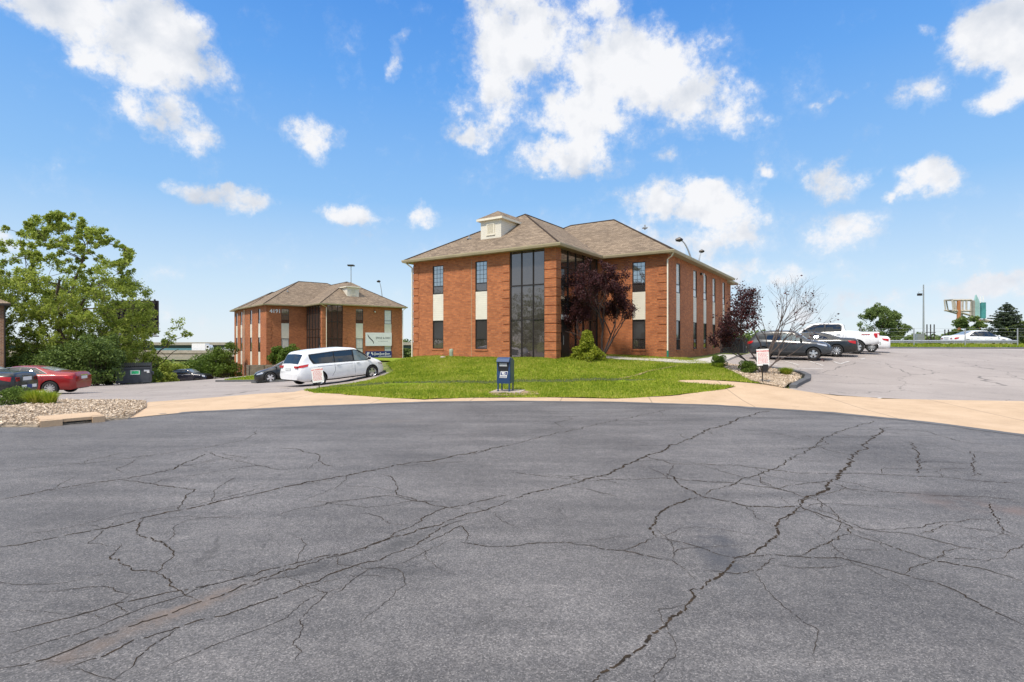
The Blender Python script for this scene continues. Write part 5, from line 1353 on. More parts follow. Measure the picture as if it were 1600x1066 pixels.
def limb(mb, a, b, r0, r1, rr, n=5, bend=.12, k=6):
    a = Vector(a); b = Vector(b); L = (b-a).length; off = Vector((rr.gauss(0, 1), rr.gauss(0, 1), abs(rr.gauss(0, 1))))*L*bend
    P = []
    for i in range(k+1):
        t = i/k; P.append(a+(b-a)*t+off*math.sin(math.pi*t)+Vector((rr.gauss(0, 1), rr.gauss(0, 1), rr.gauss(0, 1)))*L*.012*(0 < i < k))
    mb.tube(P, [r0+(r1-r0)*i/k for i in range(k+1)], n, cap=False); return P
def clump_tree(name, base, trunks, clumps, label, cat, leaf, bark, per=120, size=.2, tr=.25, seed=1, group=None, twig=3, shell=.25, squash=.8, extra=None):
    rr = random.Random(seed); x, y = base[:2]; z = base[2] if len(base) > 2 else H(x, y)-.05; org = (x, y, z)
    root = empty(name, org, 0, label, cat, group); mb = MB(org); nodes = []
    for (dx, dy, dz, r) in trunks:
        P = limb(mb, (x+rr.gauss(0, .06), y+rr.gauss(0, .06), z-.1), (x+dx, y+dy, z+dz), tr*r, tr*r*.35, rr, 7, .06, 8); nodes += [(p, tr*r*(1-.65*i/8)) for i, p in enumerate(P) if i > 2]
    C = []; Rr = []
    for (cx, cy, cz, r) in clumps:
        c = Vector((x+cx, y+cy, z+cz))
        best = min(nodes, key=lambda q: (q[0]-c).length+max(0, q[0].z-c.z)*2.2)
        P = limb(mb, best[0], c, min(best[1]*.6, .09), .018, rr, 4, .10, 6)
        nodes += [(p, .03) for p in P[3:]]
        C.append(tuple(c)); Rr.append(r)
        for _ in range(twig):
            d = Vector((rr.gauss(0, 1), rr.gauss(0, 1), rr.gauss(.4, .8))).normalized()*r*rr.uniform(.8, 1.25); e = c+d
            limb(mb, c-d*.1, e, .016, .005, rr, 3, .1, 3)
            C.append(tuple(c+d*.8)); Rr.append(r*.5)
    mb.build('trunk', bark, root, smooth=True, fix=False)
    leaf_obj('crown', C, Rr, per, size, leaf, root, org, seed, shell=shell, squash=squash)
    return root
def envelope(n, f, r, seed):
    """clump centres in a crown: f(t, ang) -> max radius at height t in 0..1"""
    rr = random.Random(seed); out = []
    while len(out) < n:
        t = rr.random(); a = rr.uniform(0, 6.283); q = math.sqrt(rr.random()); R_ = f(t, a)
        out.append((q*R_*math.cos(a), q*R_*math.sin(a), t, rr.uniform(*r)))
    return out
# big elm at the left
def bigtree():
    rr = random.Random(4); by = 42.; bx = (98-800)/F*by; zb = H(bx, by)
    # silhouette of the crown: left and right reach by height, metres from the trunk
    zs = [0, .1, .25, .45, .67, .85, .93, 1.]; rt = [4.2, 5., 6.5, 7.2, 6.0, 4.6, 2.7, .8]; lf = [6, 7, 8, 8, 7.5, 5.2, 2.4, .8]
    top = 13.9; C = []
    while len(C) < 540:
        t = rr.random(); x = rr.uniform(-1, 1); w = np.interp(t, zs, rt if x > 0 else lf); y = rr.uniform(-1, 1)
        if x*x+y*y > 1: continue
        dens = .95 if t < .62 else .5
        if rr.random() > dens: continue
        C.append((x*w*.93, y*min(w, 5.), 1.0+t*(top-1.3), rr.uniform(.4, .8)*(1.0 if t < .62 else .6)))
    clump_tree('elm_tree', (bx, by, zb), [(-.5, .3, 8.5, 1.), (2.6, -.6, 7.5, .75), (-3.2, .4, 7.2, .75), (.8, 1.2, 11.5, .7)], C, 'tall spreading tree with bright spring leaves behind the red coupe', 'tree', M_['leaf_tree'], M_['bark'], per=62, size=.155, tr=.24, seed=4, twig=3, shell=0., squash=1.)
bigtree()
def shrub(name, px, Y, w, h, label, leaf='leaf_shrub', per=900, size=.07, n=14, seed=1, cat='shrub', group=None, z=None, flat_top=False, shell=.45, cone=False, dark=None):
    x = (px-800)/F*Y; zb = (H(x, Y) if z is None else z)-.02; rr = random.Random(seed); org = (x, Y, zb); root = empty(name, org, 0, label, cat, group)
    C = []; Rr = []; mb = MB(org)
    for i in range(n):
        a = rr.uniform(0, 6.28); q = math.sqrt(rr.random()); t = rr.random()
        prof = (1-t*.92) if cone else math.sqrt(max(0, 1-(t*.75)**2.2))
        rad = (.26+.1*rr.random())*w*.5*(.75 if cone else 1); xx = q*max(0, w/2*prof-rad*.8)*math.cos(a); yy = q*max(0, w/2*prof-rad*.8)*math.sin(a); zz = rad*.7+t*max(.02, h-rad*1.7)
        C.append((x+xx, Y+yy, zb+zz)); Rr.append(rad); limb(mb, (x+xx*.15, Y+yy*.15, zb-.05), (x+xx, Y+yy, zb+zz), .02, .006, rr, 4, .05, 3)
    mb.build('stem', M_['bark'], root, fix=False)
    leaf_obj('foliage', C, Rr, int(per/n*1.0)+20, size, M_[leaf], root, org, seed, shell=shell, squash=.85); return root
shrub('golden_cypress', 917, 28.6, 2.35, 1.75, 'golden green broad cypress bush by the glass entrance', 'leaf_gold', 14000, .09, 60, 3, cone=True)
# two clipped domes and a tuft on the right bed, boxwood dome at left
shrub('boxwood_shrub', 1125, 27.3, .98, .72, 'round clipped boxwood at the end of the pale walk', per=7000, size=.045, n=22, seed=5, shell=.6)
shrub('boxwood_shrub', 1166, 24.7, 1.15, .70, 'wide clipped boxwood directly left of the right warning sign', per=8000, size=.045, n=24, seed=6, shell=.6)
shrub('boxwood_shrub', 24, 17.9, 1.3, .68, 'dark clipped boxwood dome beside the grass clump by the black sedan', per=8000, size=.04, n=24, seed=7, shell=.6)
def tuft(px, Y, w, h, label, n=500, seed=1, ylw=.02):
    x = (px-800)/F*Y; zb = H(x, Y)+.03; r = random.Random(seed); m = MB((x, Y, zb))
    for i in range(n):
        a = r.uniform(0, 6.28); q = r.random()**.6; bx, by = x+q*w*.22*math.cos(a), Y+q*w*.22*math.sin(a); hh = h*r.uniform(.55, 1.05); o = q*w*.32+r.gauss(0, .05)
        tx, ty = bx+o*math.cos(a), by+o*math.sin(a); c, s = math.cos(a+1.57)*.006, math.sin(a+1.57)*.006; mx, my = (bx*.6+tx*.4), (by*.6+ty*.4)
        m.face([(bx-c, by-s, zb), (bx+c, by+s, zb), (mx+c, my+s, zb+hh*.65), (mx-c, my-s, zb+hh*.65)]); m.face([(mx-c, my-s, zb+hh*.65), (mx+c, my+s, zb+hh*.65), (tx, ty, zb+hh)])
    o = m.build('grass_clump', M_['grass'], None, fix=False); return tag(o, label, 'ornamental grass')
tuft(56, 17.3, .85, .50, 'pale green grass clump between boxwood and storm drain', 1600, 2)
tuft(78, 17.0, .6, .46, 'smaller bright grass clump on the stones right of the other clump', 900, 5)
tuft(1228, 25.1, .8, .40, 'small low grass clump alone on the stones at the tip of the right bed', 1200, 3)
tuft(1124, 26.4, .55, .32, 'small green tuft in front of the round boxwood near the walk', 500, 4)
# shrubs above the retaining wall of building 2
shrub('laurel_shrub', 434, 62.5, 2.6, 2.6, 'left green shrub before the distant building, by its front corner', per=5000, size=.16, n=24, seed=9, z=-.9)
shrub('laurel_shrub', 452, 61.2, 2.9, 2.9, 'taller green shrub before the distant building, left of its entrance', per=5500, size=.16, n=26, seed=10, z=-.9)
# dark undergrowth at the foot of the elm
for i, (px, Y, w, h, lb) in enumerate(((22, 38.5, 5, 2.6, 'dark bush behind the black sedan at the foot of the elm'), (62, 38.5, 4.6, 2.8, 'dark bush directly behind the roof of the red coupe'), (108, 37.6, 4.6, 3.3, 'dark bush behind the boot of the red coupe'), (148, 37.4, 4.2, 3.9, 'dark leafy bush halfway between red coupe and dumpster'), (172, 39.5, 2.8, 3.9, 'tall dark bush touching the left side of the dumpster'))):
    shrub('undergrowth_bush', px, Y, w, h, lb, 'leaf_dark', 9000, .15, 36, 20+i, shell=.3)
for i, (px, Y, w, h, lb, lf) in enumerate(((300, 74, 5.0, 3.4, 'low green bush behind the bed of the black pickup', 'leaf_shrub'), (333, 70.5, 6.2, 5.0, 'large green bush between the black pickup and the distant building', 'leaf_shrub'), (353, 69.0, 4.2, 5.4, 'tall green bush against the side of the distant brick building', 'leaf_shrub'), (252, 58, 3.6, 3.2, 'pale green bush right behind the dumpster', 'leaf_tree'), (275, 70, 4.6, 2.8, 'pale low bush behind the tail of the black pickup', 'leaf_tree'), (226, 52, 3.4, 2.9, 'leafy bush directly behind the dumpster lid', 'leaf_shrub'))):
    shrub('hedge_bush', px, Y, w, h, lb, lf, 6500, .2, 30, 40+i, shell=.3)
# thin spring tree behind the dumpster
rr = random.Random(8); Cn = []
for i in range(34):
    t = rr.random(); Cn.append((rr.uniform(-2.6, 5.2)*(.35+.65*t), rr.uniform(-2, 2), 2.0+t*3.6-(.12*abs(rr.gauss(0, 1))), rr.uniform(.4, .75)))
x = (207-800)/F*47; clump_tree('sapling_tree', (x, 47, H(x, 47)), [(1.0, 0, 3.6, .6), (3.0, .3, 3.9, .7), (-.6, .2, 3.8, .5), (4.2, -.2, 3.2, .4), (.2, .5, 4.6, .5)], Cn, 'sparse leaning young tree with olive stems behind the dumpster', 'tree', M_['leaf_tree'], M_['bark'], per=26, size=.2, tr=.16, seed=8, twig=5, shell=0.)
# purple plum by the entrance and the half bare plum on the right
def twigtree(name, base, starts, label, leafmat_, bark, seed, depth=6, decay=.76, leafp=1., leafn=5, size=.09, leaf_ok=None, r0=.06, up=.12, spread=.55):
    rr = random.Random(seed); x, y, z = base; root = empty(name, base, 0, label, 'tree'); mb = MB(base); C = []
    def grow(p, d, L, r, k):
        q = p; P = [p]; dd = d
        for i in range(3):
            dd = (dd+Vector((rr.gauss(0, .12), rr.gauss(0, .12), rr.gauss(up*.35, .1)))).normalized(); q = q+dd*L/3; P.append(q)
        mb.tube(P, [r, r*.9, r*.8, r*.68], 5 if k > 3 else 3, cap=False)
        if k <= 3:
            for p_ in P[1:]:
                if (leaf_ok is None or rr.random() < leaf_ok(p_)): C.append(tuple(p_))
        if k == 0: return
        for j in range(rr.choice((2, 2, 3)) if k > 1 else 2):
            ax = Vector((rr.gauss(0, 1), rr.gauss(0, 1), rr.gauss(0, .7))).normalized()
            nd = (dd+ax*spread*rr.uniform(.6, 1.2)+Vector((0, 0, up))).normalized()
            grow(P[rr.choice((2, 3, 3))], nd, L*decay*rr.uniform(.8, 1.15), r*.62, k-1)
    for (d, L, r) in starts:
        mb.tube([Vector(base)-Vector((0, 0, .15)), Vector(base)+Vector((0, 0, .12))], [r*1.5, r*1.1], 6, cap=False)
        grow(Vector(base)+Vector((0, 0, .05)), Vector(d).normalized(), L, r, depth)
    mb.build('trunk', bark, root, fix=False, smooth=True)
    if C: leaf_obj('crown', C, [.2]*len(C), leafn, size, leafmat_, root, base, seed, shell=0.)
    return root
px, Y = 941, 29.3; x = (px-800)/F*Y; tzb = H(x, Y)
twigtree('plum_tree', (x, Y, tzb), [((-.55, -.1, 1), 1.35, .07), ((-.15, .1, 1), 1.6, .075), ((.2, -.1, 1), 1.45, .06), ((.5, 0, 1), 1.3, .065), ((-.8, 0, .95), 1.3, .05)], 'purple leaved plum tree in the corner between entrance glass and brick', M_['leaf_plum'], M_['bark_dark'], 5, 6, .77, leafn=13, size=.085,
    leaf_ok=lambda p: (.85 if p.x < x+1.0 else .4) if p.z > tzb+1.6 else .15, spread=.6)
px, Y = 1193, 24.9; x2 = (px-800)/F*Y; tzb = H(x2, Y)
twigtree('plum_tree', (x2, Y, tzb), [((-.8, .1, .85), 1.1, .045), ((-.5, 0, 1), 1.3, .045), ((-.22, .1, 1), 1.45, .05), ((-.02, -.1, 1), 1.45, .05), ((.16, .1, 1), 1.45, .045), ((.36, 0, 1), 1.35, .045), ((.62, 0, .9), 1.1, .04)], 'half bare plum with purple leaves on its left side before the grey crossover', M_['leaf_plum'], M_['bark_grey'], 12, 6, .76, leafn=4, size=.095,
    leaf_ok=lambda p: (.75 if p.x < x2-.8 else .3 if p.x < x2-.3 else .03)*(1 if p.z < tzb+3.9 else .3), spread=.62)
# spruce, round tree and far trees to the right
def spruce(px, Y, h, w, label, seed, base=None):
    x = (px-800)/F*Y; z = (H(x, Y) if base is None else base); rr = random.Random(seed); org = (x, Y, z); root = empty('spruce_tree', org, 0, label, 'tree'); mb = MB(org); mb.tube([(x, Y, z-.3), (x, Y, z+h*.98)], [.2, .03], 6); C = []; Rr = []
    k = 0; t = .08
    while t < .97:
        n = 9; L = w/2*(1-t)**.85*rr.uniform(.9, 1.1)+.12
        for j in range(n):
            a = 6.283*j/n+k*.35+rr.gauss(0, .12); LL = L*rr.uniform(.7, 1.2); p0 = Vector((x, Y, z+h*t)); p1 = p0+Vector((math.cos(a)*LL, math.sin(a)*LL, LL*rr.uniform(-.05, .32)))
            mb.tube([p0, p1], [.035, .008], 3, cap=False)
            for q in np.linspace(.2, 1, max(2, int(LL/.28))): C.append(tuple(p0+(p1-p0)*q-Vector((0, 0, .03)))); Rr.append(.26*(1.15-q*.55))
        t += .042; k += 1
    C.append((x, Y, z+h)); Rr.append(.15)
    mb.build('trunk', M_['bark'], root, fix=False); leaf_obj('crown', C, Rr, 26, .17, M_['leaf_pine'], root, org, seed, shell=.1, squash=.45); return root
spruce(1573, 75, 6.6, 7.6, 'dark spruce tree beyond the highway near the right edge', 3, base=.9)
cl = [(c[0], c[1], 1.0+c[2]*4.6, c[3]) for c in envelope(46, lambda t, a: 2.95*math.sqrt(max(.1, 1-(2*t-.95)**2)), (.6, .95), 6)]
clump_tree('round_tree', ((1378-800)/F*78, 78, 1.2), [(0, 0, 3.2, 1.), (1.2, 0, 3., .6), (-1.2, 0, 3., .6)], cl, 'rounded green tree beyond the white pickup across the highway', 'tree', M_['leaf_far'], M_['bark'], per=90, size=.24, tr=.2, seed=6, squash=1., shell=0.)
cl = [(c[0], c[1], .8+c[2]*5.0, c[3]) for c in envelope(30, lambda t, a: 2.6*math.sqrt(max(.1, 1-(2*t-1)**2)), (.6, 1.), 16)]
clump_tree('round_tree', ((1513-800)/F*112, 112, 1.2), [(0, 0, 3.4, 1.)], cl, 'bright green tree between the legs of the tall sign frame', 'tree', M_['leaf_far'], M_['bark'], per=90, size=.4, tr=.2, seed=16)
cl = [(c[0], c[1], .5+c[2]*3.0, c[3]) for c in envelope(20, lambda t, a: 2.2, (.6, .9), 26)]
clump_tree('round_tree', ((1598-800)/F*74, 74, 1.0), [(0, 0, 2.4, 1.)], cl, 'small bushy tree to the right of the spruce at the photo edge', 'tree', M_['leaf_far'], M_['bark'], per=90, size=.3, tr=.15, seed=26)
# tree line masses
def treeline(pts, h, n, label, seed, size=1., z=None, leaf='leaf_far', rad=(2.5, 5)):
    r = random.Random(seed); C = []; Rr = []
    for i in range(n):
        t = r.random()*(len(pts)-1); k = int(t); f = t-k; x = pts[k][0]*(1-f)+pts[k+1][0]*f+r.gauss(0, 3); y = pts[k][1]*(1-f)+pts[k+1][1]*f+r.gauss(0, 5)
        rd = r.uniform(*rad); C.append((x, y, (H(x, y) if z is None else z)+rd*.5+r.random()*max(0, h-rd*1.3)*(.5+.5*math.sin(x*.07)**2))); Rr.append(rd)
    o = leaf_obj('treeline', C, Rr, 110, size, M_[leaf], None, (0, 0, 0), seed, shell=.3); tag(o, label, 'trees', None, 'stuff')
treeline([(60, 150), (120, 150), (200, 150)], 4.6, 150, 'low band of distant trees beyond the highway on the right', 3, .9, z=.6, rad=(1.2, 2.4))
treeline([(-120, 330), (-60, 340), (20, 330)], 11, 160, 'distant wood seen between the two brick office buildings', 5, 2.2, z=-8)
treeline([(-58, -50), (-66, -5), (-64, 28)], 12, 230, 'row of trees along the street far to the left of the viewer', 21, .5, z=0, leaf='leaf_dark', rad=(1.8, 3.2))
treeline([(-330, 420), (-230, 420), (-120, 420)], 10, 160, 'distant wooded valley seen under the overpass', 7, 2.4, z=-12)
treeline([(-150, 95), (-95, 100), (-72, 96)], 5, 60, 'dark scrub along the slope behind the left lot', 9, .7, leaf='leaf_shrub', rad=(1.5, 2.6))
# ------------------------------------------------------------------ street furniture and distant structures
# blue collection box
z0 = H(-.27, 20.4)+.03; Y = 20.6; x0 = (790-800)/F*Y; z0 = .17
mr = empty('mailbox', (x0, Y, z0), R(-17), 'blue street collection box with eagle emblem on a small concrete slab', 'mailbox')
M_['mailblue'] = mat('mailbox_blue', (.010, .042, .12), .35, coat=.5, var=.12, vscale=3)
def dome(w, d, zb, zt):
    m = MB(); n = 14; P = [(-d/2, zb), (d/2, zb)]; rz = zt-d*.42
    P += [(d/2*math.cos(t), rz+d*.42*math.sin(t)) for t in np.linspace(0, math.pi, n)]
    m.prism([(y, z) for y, z in P], -w/2, w/2, lambda a, b, c: (c, a, b)); return m
dome(.52, .56, .30, 1.28).build('body', M_['mailblue'], mr, smooth=True)
for a in (-1, 1):
    for b in (-1, 1):
        m = MB(); m.box((a*.225, b*.24, .15), (.045, .045, .34)); m.box((a*.225, b*.24, .01), (.08, .08, .02)); m.build('leg', M_['mailblue'], mr)
m = MB(); m.box((.265, 0, .75), (.02, .50, .86)); m.box((-.265, 0, .75), (.02, .50, .86)); m.build('side_flange', M_['mailblue'], mr)
m = MB(); m.prism([(-.285, 1.12), (-.36, 1.10), (-.40, 1.14), (-.30, 1.25), (-.20, 1.29), (-.10, 1.31), (-.10, 1.26)], -.25, .25, lambda a, b, c: (c, a, b)); m.build('hood', M_['mailblue'], mr)
m = MB(); m.box((0, -.285, 1.0), (.42, .012, .22)); m.build('deposit_door', M_['black'], mr)
m = MB(); m.tube([(-.15, -.31, 1.06), (.15, -.31, 1.06)], .014, 6); m.box((.0, -.297, 1.0), (.3, .01, .07)); m.build('pull_handle', M_['plate'], mr)
m = MB(); m.box((0, -.286, .84), (.40, .010, .12)); m.build('collection_label', M_['black'], mr)
m = MB(); q = -.287
m.face([(-.155, q, .52), (.13, q, .52), (.18, q, .77), (-.105, q, .77)]); m.build('emblem_panel', M_['white'], mr, fix=False)
m = MB(); q = -.290
m.face([(-.115, q, .625), (.135, q, .625), (.162, q, .75), (-.087, q, .75)])
m.build('emblem_field', M_['navy'], mr, fix=False)
m = MB(); q = -.2925; m.face([(-.075, q, .735), (.02, q, .737), (.075, q, .72), (.135, q, .69), (.05, q, .695), (-.01, q, .685), (.06, q, .665), (.115, q, .638), (-.02, q, .645), (-.07, q, .665), (-.045, q, .69)])
m.build('eagle_emblem', M_['white'], mr, fix=False)
m = MB(); q = -.290; m.face([(-.135, q, .57), (.12, q, .57), (.125, q, .59), (-.13, q, .59)]); m.face([(-.145, q, .535), (.11, q, .535), (.115, q, .548), (-.14, q, .548)]); m.build('lettering', M_['navy'], mr, fix=False)
m = MB(); m.box((x0+.1, Y+.02, z0-.07), (1.15, 1.1, .14), rz=R(-12)); tag(m.build('concrete_slab', M_['slab'], None), 'small square concrete slab under the blue collection box', 'slab')

# lawn warning signs
def sign(px, Y, ztop, w, h, lean, yaw, label, box_=False, roll=0):
    x = (px-800)/F*Y; z = H(x, Y); r = empty('warning_sign', (x, Y, z), yaw, label, 'sign', 'private parking warning signs'); r.rotation_euler = (lean*.3, lean, yaw)
    zt = ztop-z
    m = MB(); m.box((0, .02, (zt-h*.3)/2-.05), (.04, .025, zt-h*.3+.1)); m.build('post', M_['bronze'], r)
    m = MB(); A = Matrix.Rotation(roll, 3, 'Y'); m.box((-.02, 0, zt-h/2), (w, .012, h), M=A); m.build('panel', M_['white'], r)
    c = Vector((-.02, -.0075, zt-h/2)); Tm = Matrix.Translation(c) @ A.to_4x4() @ Matrix.Rotation(R(90), 4, 'X')
    m = MB(); put_text(m, 'NO PARKING', w*.165, Tm @ Matrix.Translation((0, h*.37, 0)), 1., bold=.003, extr=.001)
    rr = random.Random(int(px))
    for k in range(9):
        yy = h*(.24-.075*k); x = -w*.40
        while x < w*.34:
            ln = w*rr.uniform(.05, .17); m.face([Tm @ Vector(q) for q in ((x, yy, .001), (min(x+ln, w*.42), yy, .001), (min(x+ln, w*.42), yy+.018, .001), (x, yy+.018, .001))]); x += ln+w*.04
    m.build('lettering', M_['red_ink'], r, fix=False)
    if box_:
        m = MB(); m.box((.09, .03, zt-h-.1), (.2, .12, .3)); m.build('flyer_box', M_['black'], r)
sign(1191, 21.9, 1.77, .48, .68, R(2), R(-8), 'white warning sign with red text and black box on the stones at right', True, R(-5))
sign(499, 22.0, .99, .46, .60, R(-5), R(6), 'white warning sign with faded red text in front of the minivan', False, R(-2))

# dumpster
def dumpster():
    Yd = 39.6; cx = (210-800)/F*Yd; z = H(cx, Yd); r = empty('dumpster', (cx, Yd, z), R(31), 'dark grey steel dumpster with ribbed lid and green label at the left lot', 'dumpster')
    w, d, h = 2.1, 1.4, 1.26
    m = MB(); m.prism([(-d/2, .12), (d/2, .12), (d/2, h+.18), (-d/2, h-.02)], -w/2, w/2, lambda a, b, c: (c, a, b)); m.build('bin_body', M_['dumpster'], r)
    m = MB(); m.box((0, -d/2-.03, h-.05), (w+.08, .07, .09)); m.box((0, -d/2-.02, .16), (w+.02, .06, .08))
    for sx in (-1, 1): m.box((sx*(w/2-.03), -d/2-.02, h/2+.05), (.08, .05, h-.1))
    for sx in (-1, 1): m.box((sx*(w/2+.07), 0, .78), (.14, 1.0, .2)); m.box((sx*.7, 0, .07), (.25, d*.8, .12))
    m.build('frame', M_['dumpster'], r)
    for s in (-1, 1):
        m = MB(); lw = w/2-.02; n = 9
        P = lambda t, e: (s*(w/4)*1.0, 0, 0)
        m.box((s*w/4, 0, h+.145), (lw, d*1.04, .04), M=Matrix.Rotation(R(7.5), 3, 'X'))
        for k in range(n): m.box((s*w/4-lw/2+lw*(k+.5)/n, 0, h+.18), (.05, d*1.06, .07), M=Matrix.Rotation(R(7.5), 3, 'X'))
        m.build('lid', M_['black'], r)
    m = MB(); m.box((.10, -d/2-.006, .88), (.60, .012, .34)); m.build('label', M_['green_ink'], r)
    m = MB()
    for zz in (.745, 1.015): m.box((.10, -d/2-.014, zz), (.54, .008, .05))
    for xx in (-.15, .35): m.box((xx, -d/2-.014, .88), (.05, .008, .3))
    m.box((.80, -d/2-.01, 1.0), (.34, .014, .12)); m.box((.89, -d/2-.011, .9), (.16, .014, .14)); m.build('sticker', M_['white'], r)
dumpster()
# storm drain inlet
a = Vector(gnd(70, 667)); b = Vector(gnd(160, 659)); d = (b-a).normalized(); n = Vector((-d.y, d.x)); c = (a+b)/2; L_ = (b-a).length
r = empty('storm_drain', (*c, 0), math.atan2(d.y, d.x), 'concrete kerb inlet with dark slot at the edge of the street', 'storm drain')
m = MB(); m.box((0, .66, .10), (L_+.1, 1.0, .10)); m.box((-L_/2+.12, .08, .05), (.42, .26, .20)); m.box((L_/2-.08, .08, .05), (.26, .26, .20)); m.box((0, .10, .115), (L_-.4, .16, .075)); m.build('inlet_slab', M_['tan'], r)
m = MB(); m.box((0, .22, .03), (L_-.45, .2, .10)); m.build('opening', M_['black'], r)
# small notice board and fence behind the red coupe
x, Yn = (43-800)/F*33.0, 33.0; z = H(x, Yn); r = empty('notice_board', (x, Yn, z), 0, 'small pale notice board on a post behind the red coupe', 'sign')
m = MB(); m.box((0, 0, .7), (.05, .05, 1.5)); m.build('post', M_['bronze'], r)
m = MB(); m.box((0, -.035, 1.22), (.42, .02, .5)); m.build('board', mat('faded_board', (.5, .52, .48), .6, var=.1), r)
def fence(x0, x1, Yf, h, label):
    z = H((x0+x1)/2, Yf); r = empty('fence', ((x0+x1)/2, Yf, z), 0, label, 'fence'); L_ = x1-x0
    m = MB(); k = 0; x = -L_/2
    while x < L_/2: m.box((x, 0, h/2), (.11, .02, h)); x += .135
    m.box((0, .03, h*.2), (L_, .04, .08)); m.box((0, .03, h*.85), (L_, .04, .08)); m.build('picket_panel', M_['bark_dark'], r)
    for i in range(int(L_/2.4)+1):
        m = MB(); m.box((-L_/2+i*2.4, .07, h/2+.03), (.1, .1, h+.1)); m.build('fence_post', M_['bark_dark'], r)
fence(-37, -31, 35.5, 1.35, 'dark wooden fence behind the parked cars at the left')
# retaining wall by building 2
r = empty('retaining_wall', (-28, 61.6, -2.2), math.atan2(.2, 1), 'weathered timber retaining wall below the shrubs of the distant building', 'retaining wall')
m = MB()
for k in range(9): m.box((rnd.uniform(-.03, .03), 0, k*.17+.1), (5.2, .18+rnd.uniform(-.02, .02), .155))
for k in range(4): m.box((-2.4+k*1.6, -.14, .75), (.16, .12, 1.6))
m.build('timber_stack', M_['wood'], r)

# light masts and poles
def mast(px, Y, ytop, ybase, rad, label, cat='light mast', name='light_mast', head=None, n=8, z=None):
    x = (px-800)/F*Y; zt = CAMZ-(ytop-533)/F*Y; zb = (H(x, Y) if z is None else z); r = empty(name, (x, Y, zb), 0, label, cat); m = MB((x, Y, zb)); m.tube([(x, Y, zb-.2), (x, Y, zt)], [rad, rad*.55], n); m.build('pole', M_['steel'], r, smooth=True); return r, x, zt, zb
r, x, zt, zb = mast(548.5, 210, 415, 540, .28, 'tall highway mast with a flat ring of lamps rising behind the distant building')
m = MB((x, 210, zb)); m.box((x, 210, zt), (2.4, 2, .5)); m.build('lamp_ring', M_['bronze'], r)
r, x, zt, zb = mast(1443, 118, 445, 535, .22, 'tall grey steel pole beyond the highway with a small lamp to its left', 'utility pole', 'utility_pole')
m = MB((x, 118, zb)); m.tube([(x, 118, zt-1.2), (x-1.2, 118, zt-1.6), (x-.9, 118, zt-2.0)], .04, 4); m.build('bracket_arm', M_['steel'], r)
m = MB((x, 118, zb)); q = (1437-1443)/F*118; m.box((x+q, 118, zt-14.6+12.4), (.8, .5, .5)); m.build('lamp_head', M_['bronze'], r)
m = MB((x, 118, zb)); m.box((x-1.0, 118, zb+2.2), (1.5, 1.2, 3.)); m.build('base_cabinet', M_['steel'], r)
def cobra(px0, py0, px1, py1, Y, label):
    x0, x1 = (px0-800)/F*Y, (px1-800)/F*Y; z1_, z0_ = CAMZ-(py0-533)/F*Y, CAMZ-(py1-533)/F*Y; zb = H(x1, Y)
    r = empty('street_lamp', (x1, Y, zb), 0, label, 'street lamp', 'lamps rising behind the large building'); o = (x1, Y, zb)
    m = MB(o); P = [(x1+.4, Y, zb)]+[(x1+.35, Y, z0_-2.2)]+[(x1+.35+(x0-x1-.35)*t, Y, z0_-1.2+(z1_-z0_+1.2)*math.sin(t*1.57)**.8) for t in np.linspace(.05, 1, 8)]
    m.tube(P, [.13]*2+[.11-.008*i for i in range(8)], 6); m.build('arm', M_['steel'], r)
    m = MB(o); m.tube([(x0+.35, Y, z1_), (x0, Y, z1_+.05), (x0-.45, Y, z1_-.02)], [.12, .3, .16], 8); m.build('lamp_head', M_['bronze'], r)
cobra(1062, 375, 1077, 396, 62, 'curved street lamp arm nearest the roof ridge, behind the large building')
cobra(1097, 393, 1088, 400, 85, 'fainter small street lamp head right of the other lamp behind the roof')
cobra(592, 440, 596, 470, 120, 'tiny dark lamp head in the sky right of the distant building dormer')
# billboard back seen through the elm
def billboard():
    Yb = 64.; xa, xb = (176-800)/F*Yb, (247-800)/F*Yb; zt = CAMZ+63*Yb/F; zb = CAMZ+12*Yb/F; cx = (xa+xb)/2; z = H(cx, Yb)
    r = empty('billboard', (cx, Yb, z), 0, 'back of a large dark billboard standing behind the elm', 'billboard'); o = (cx, Yb, z)
    m = MB(o); m.box((cx, Yb, (zt+zb)/2), (xb-xa, .3, zt-zb)); m.build('panel_back', mat('billboard_back', (.035, .026, .022), .8, var=.3, vscale=1.5), r)
    m = MB(o)
    for k in range(9): x = xa+.2+(xb-xa-.4)*k/8; m.box((x, Yb-.3, (zt+zb)/2), (.12, .2, zt-zb+.3))
    for zz in (zb+.3, (zt+zb)/2, zt-.3): m.box((cx, Yb-.45, zz), (xb-xa, .12, .18))
    m.build('steel_rib', M_['bronze'], r)
    m = MB(o); m.box((cx, Yb-1.1, zb-.35), (xb-xa+.9, 1.2, .12)); m.tube([(xa-.2, Yb-1.7, zb-.2), (xb+1.0, Yb-1.7, zb-.2)], .05, 6); m.build('catwalk', M_['bronze'], r)
    m = MB(o); m.tube([(cx-1, Yb, z-.5), (cx-1, Yb, zb)], .5, 12); m.build('post', M_['bronze'], r)
billboard()
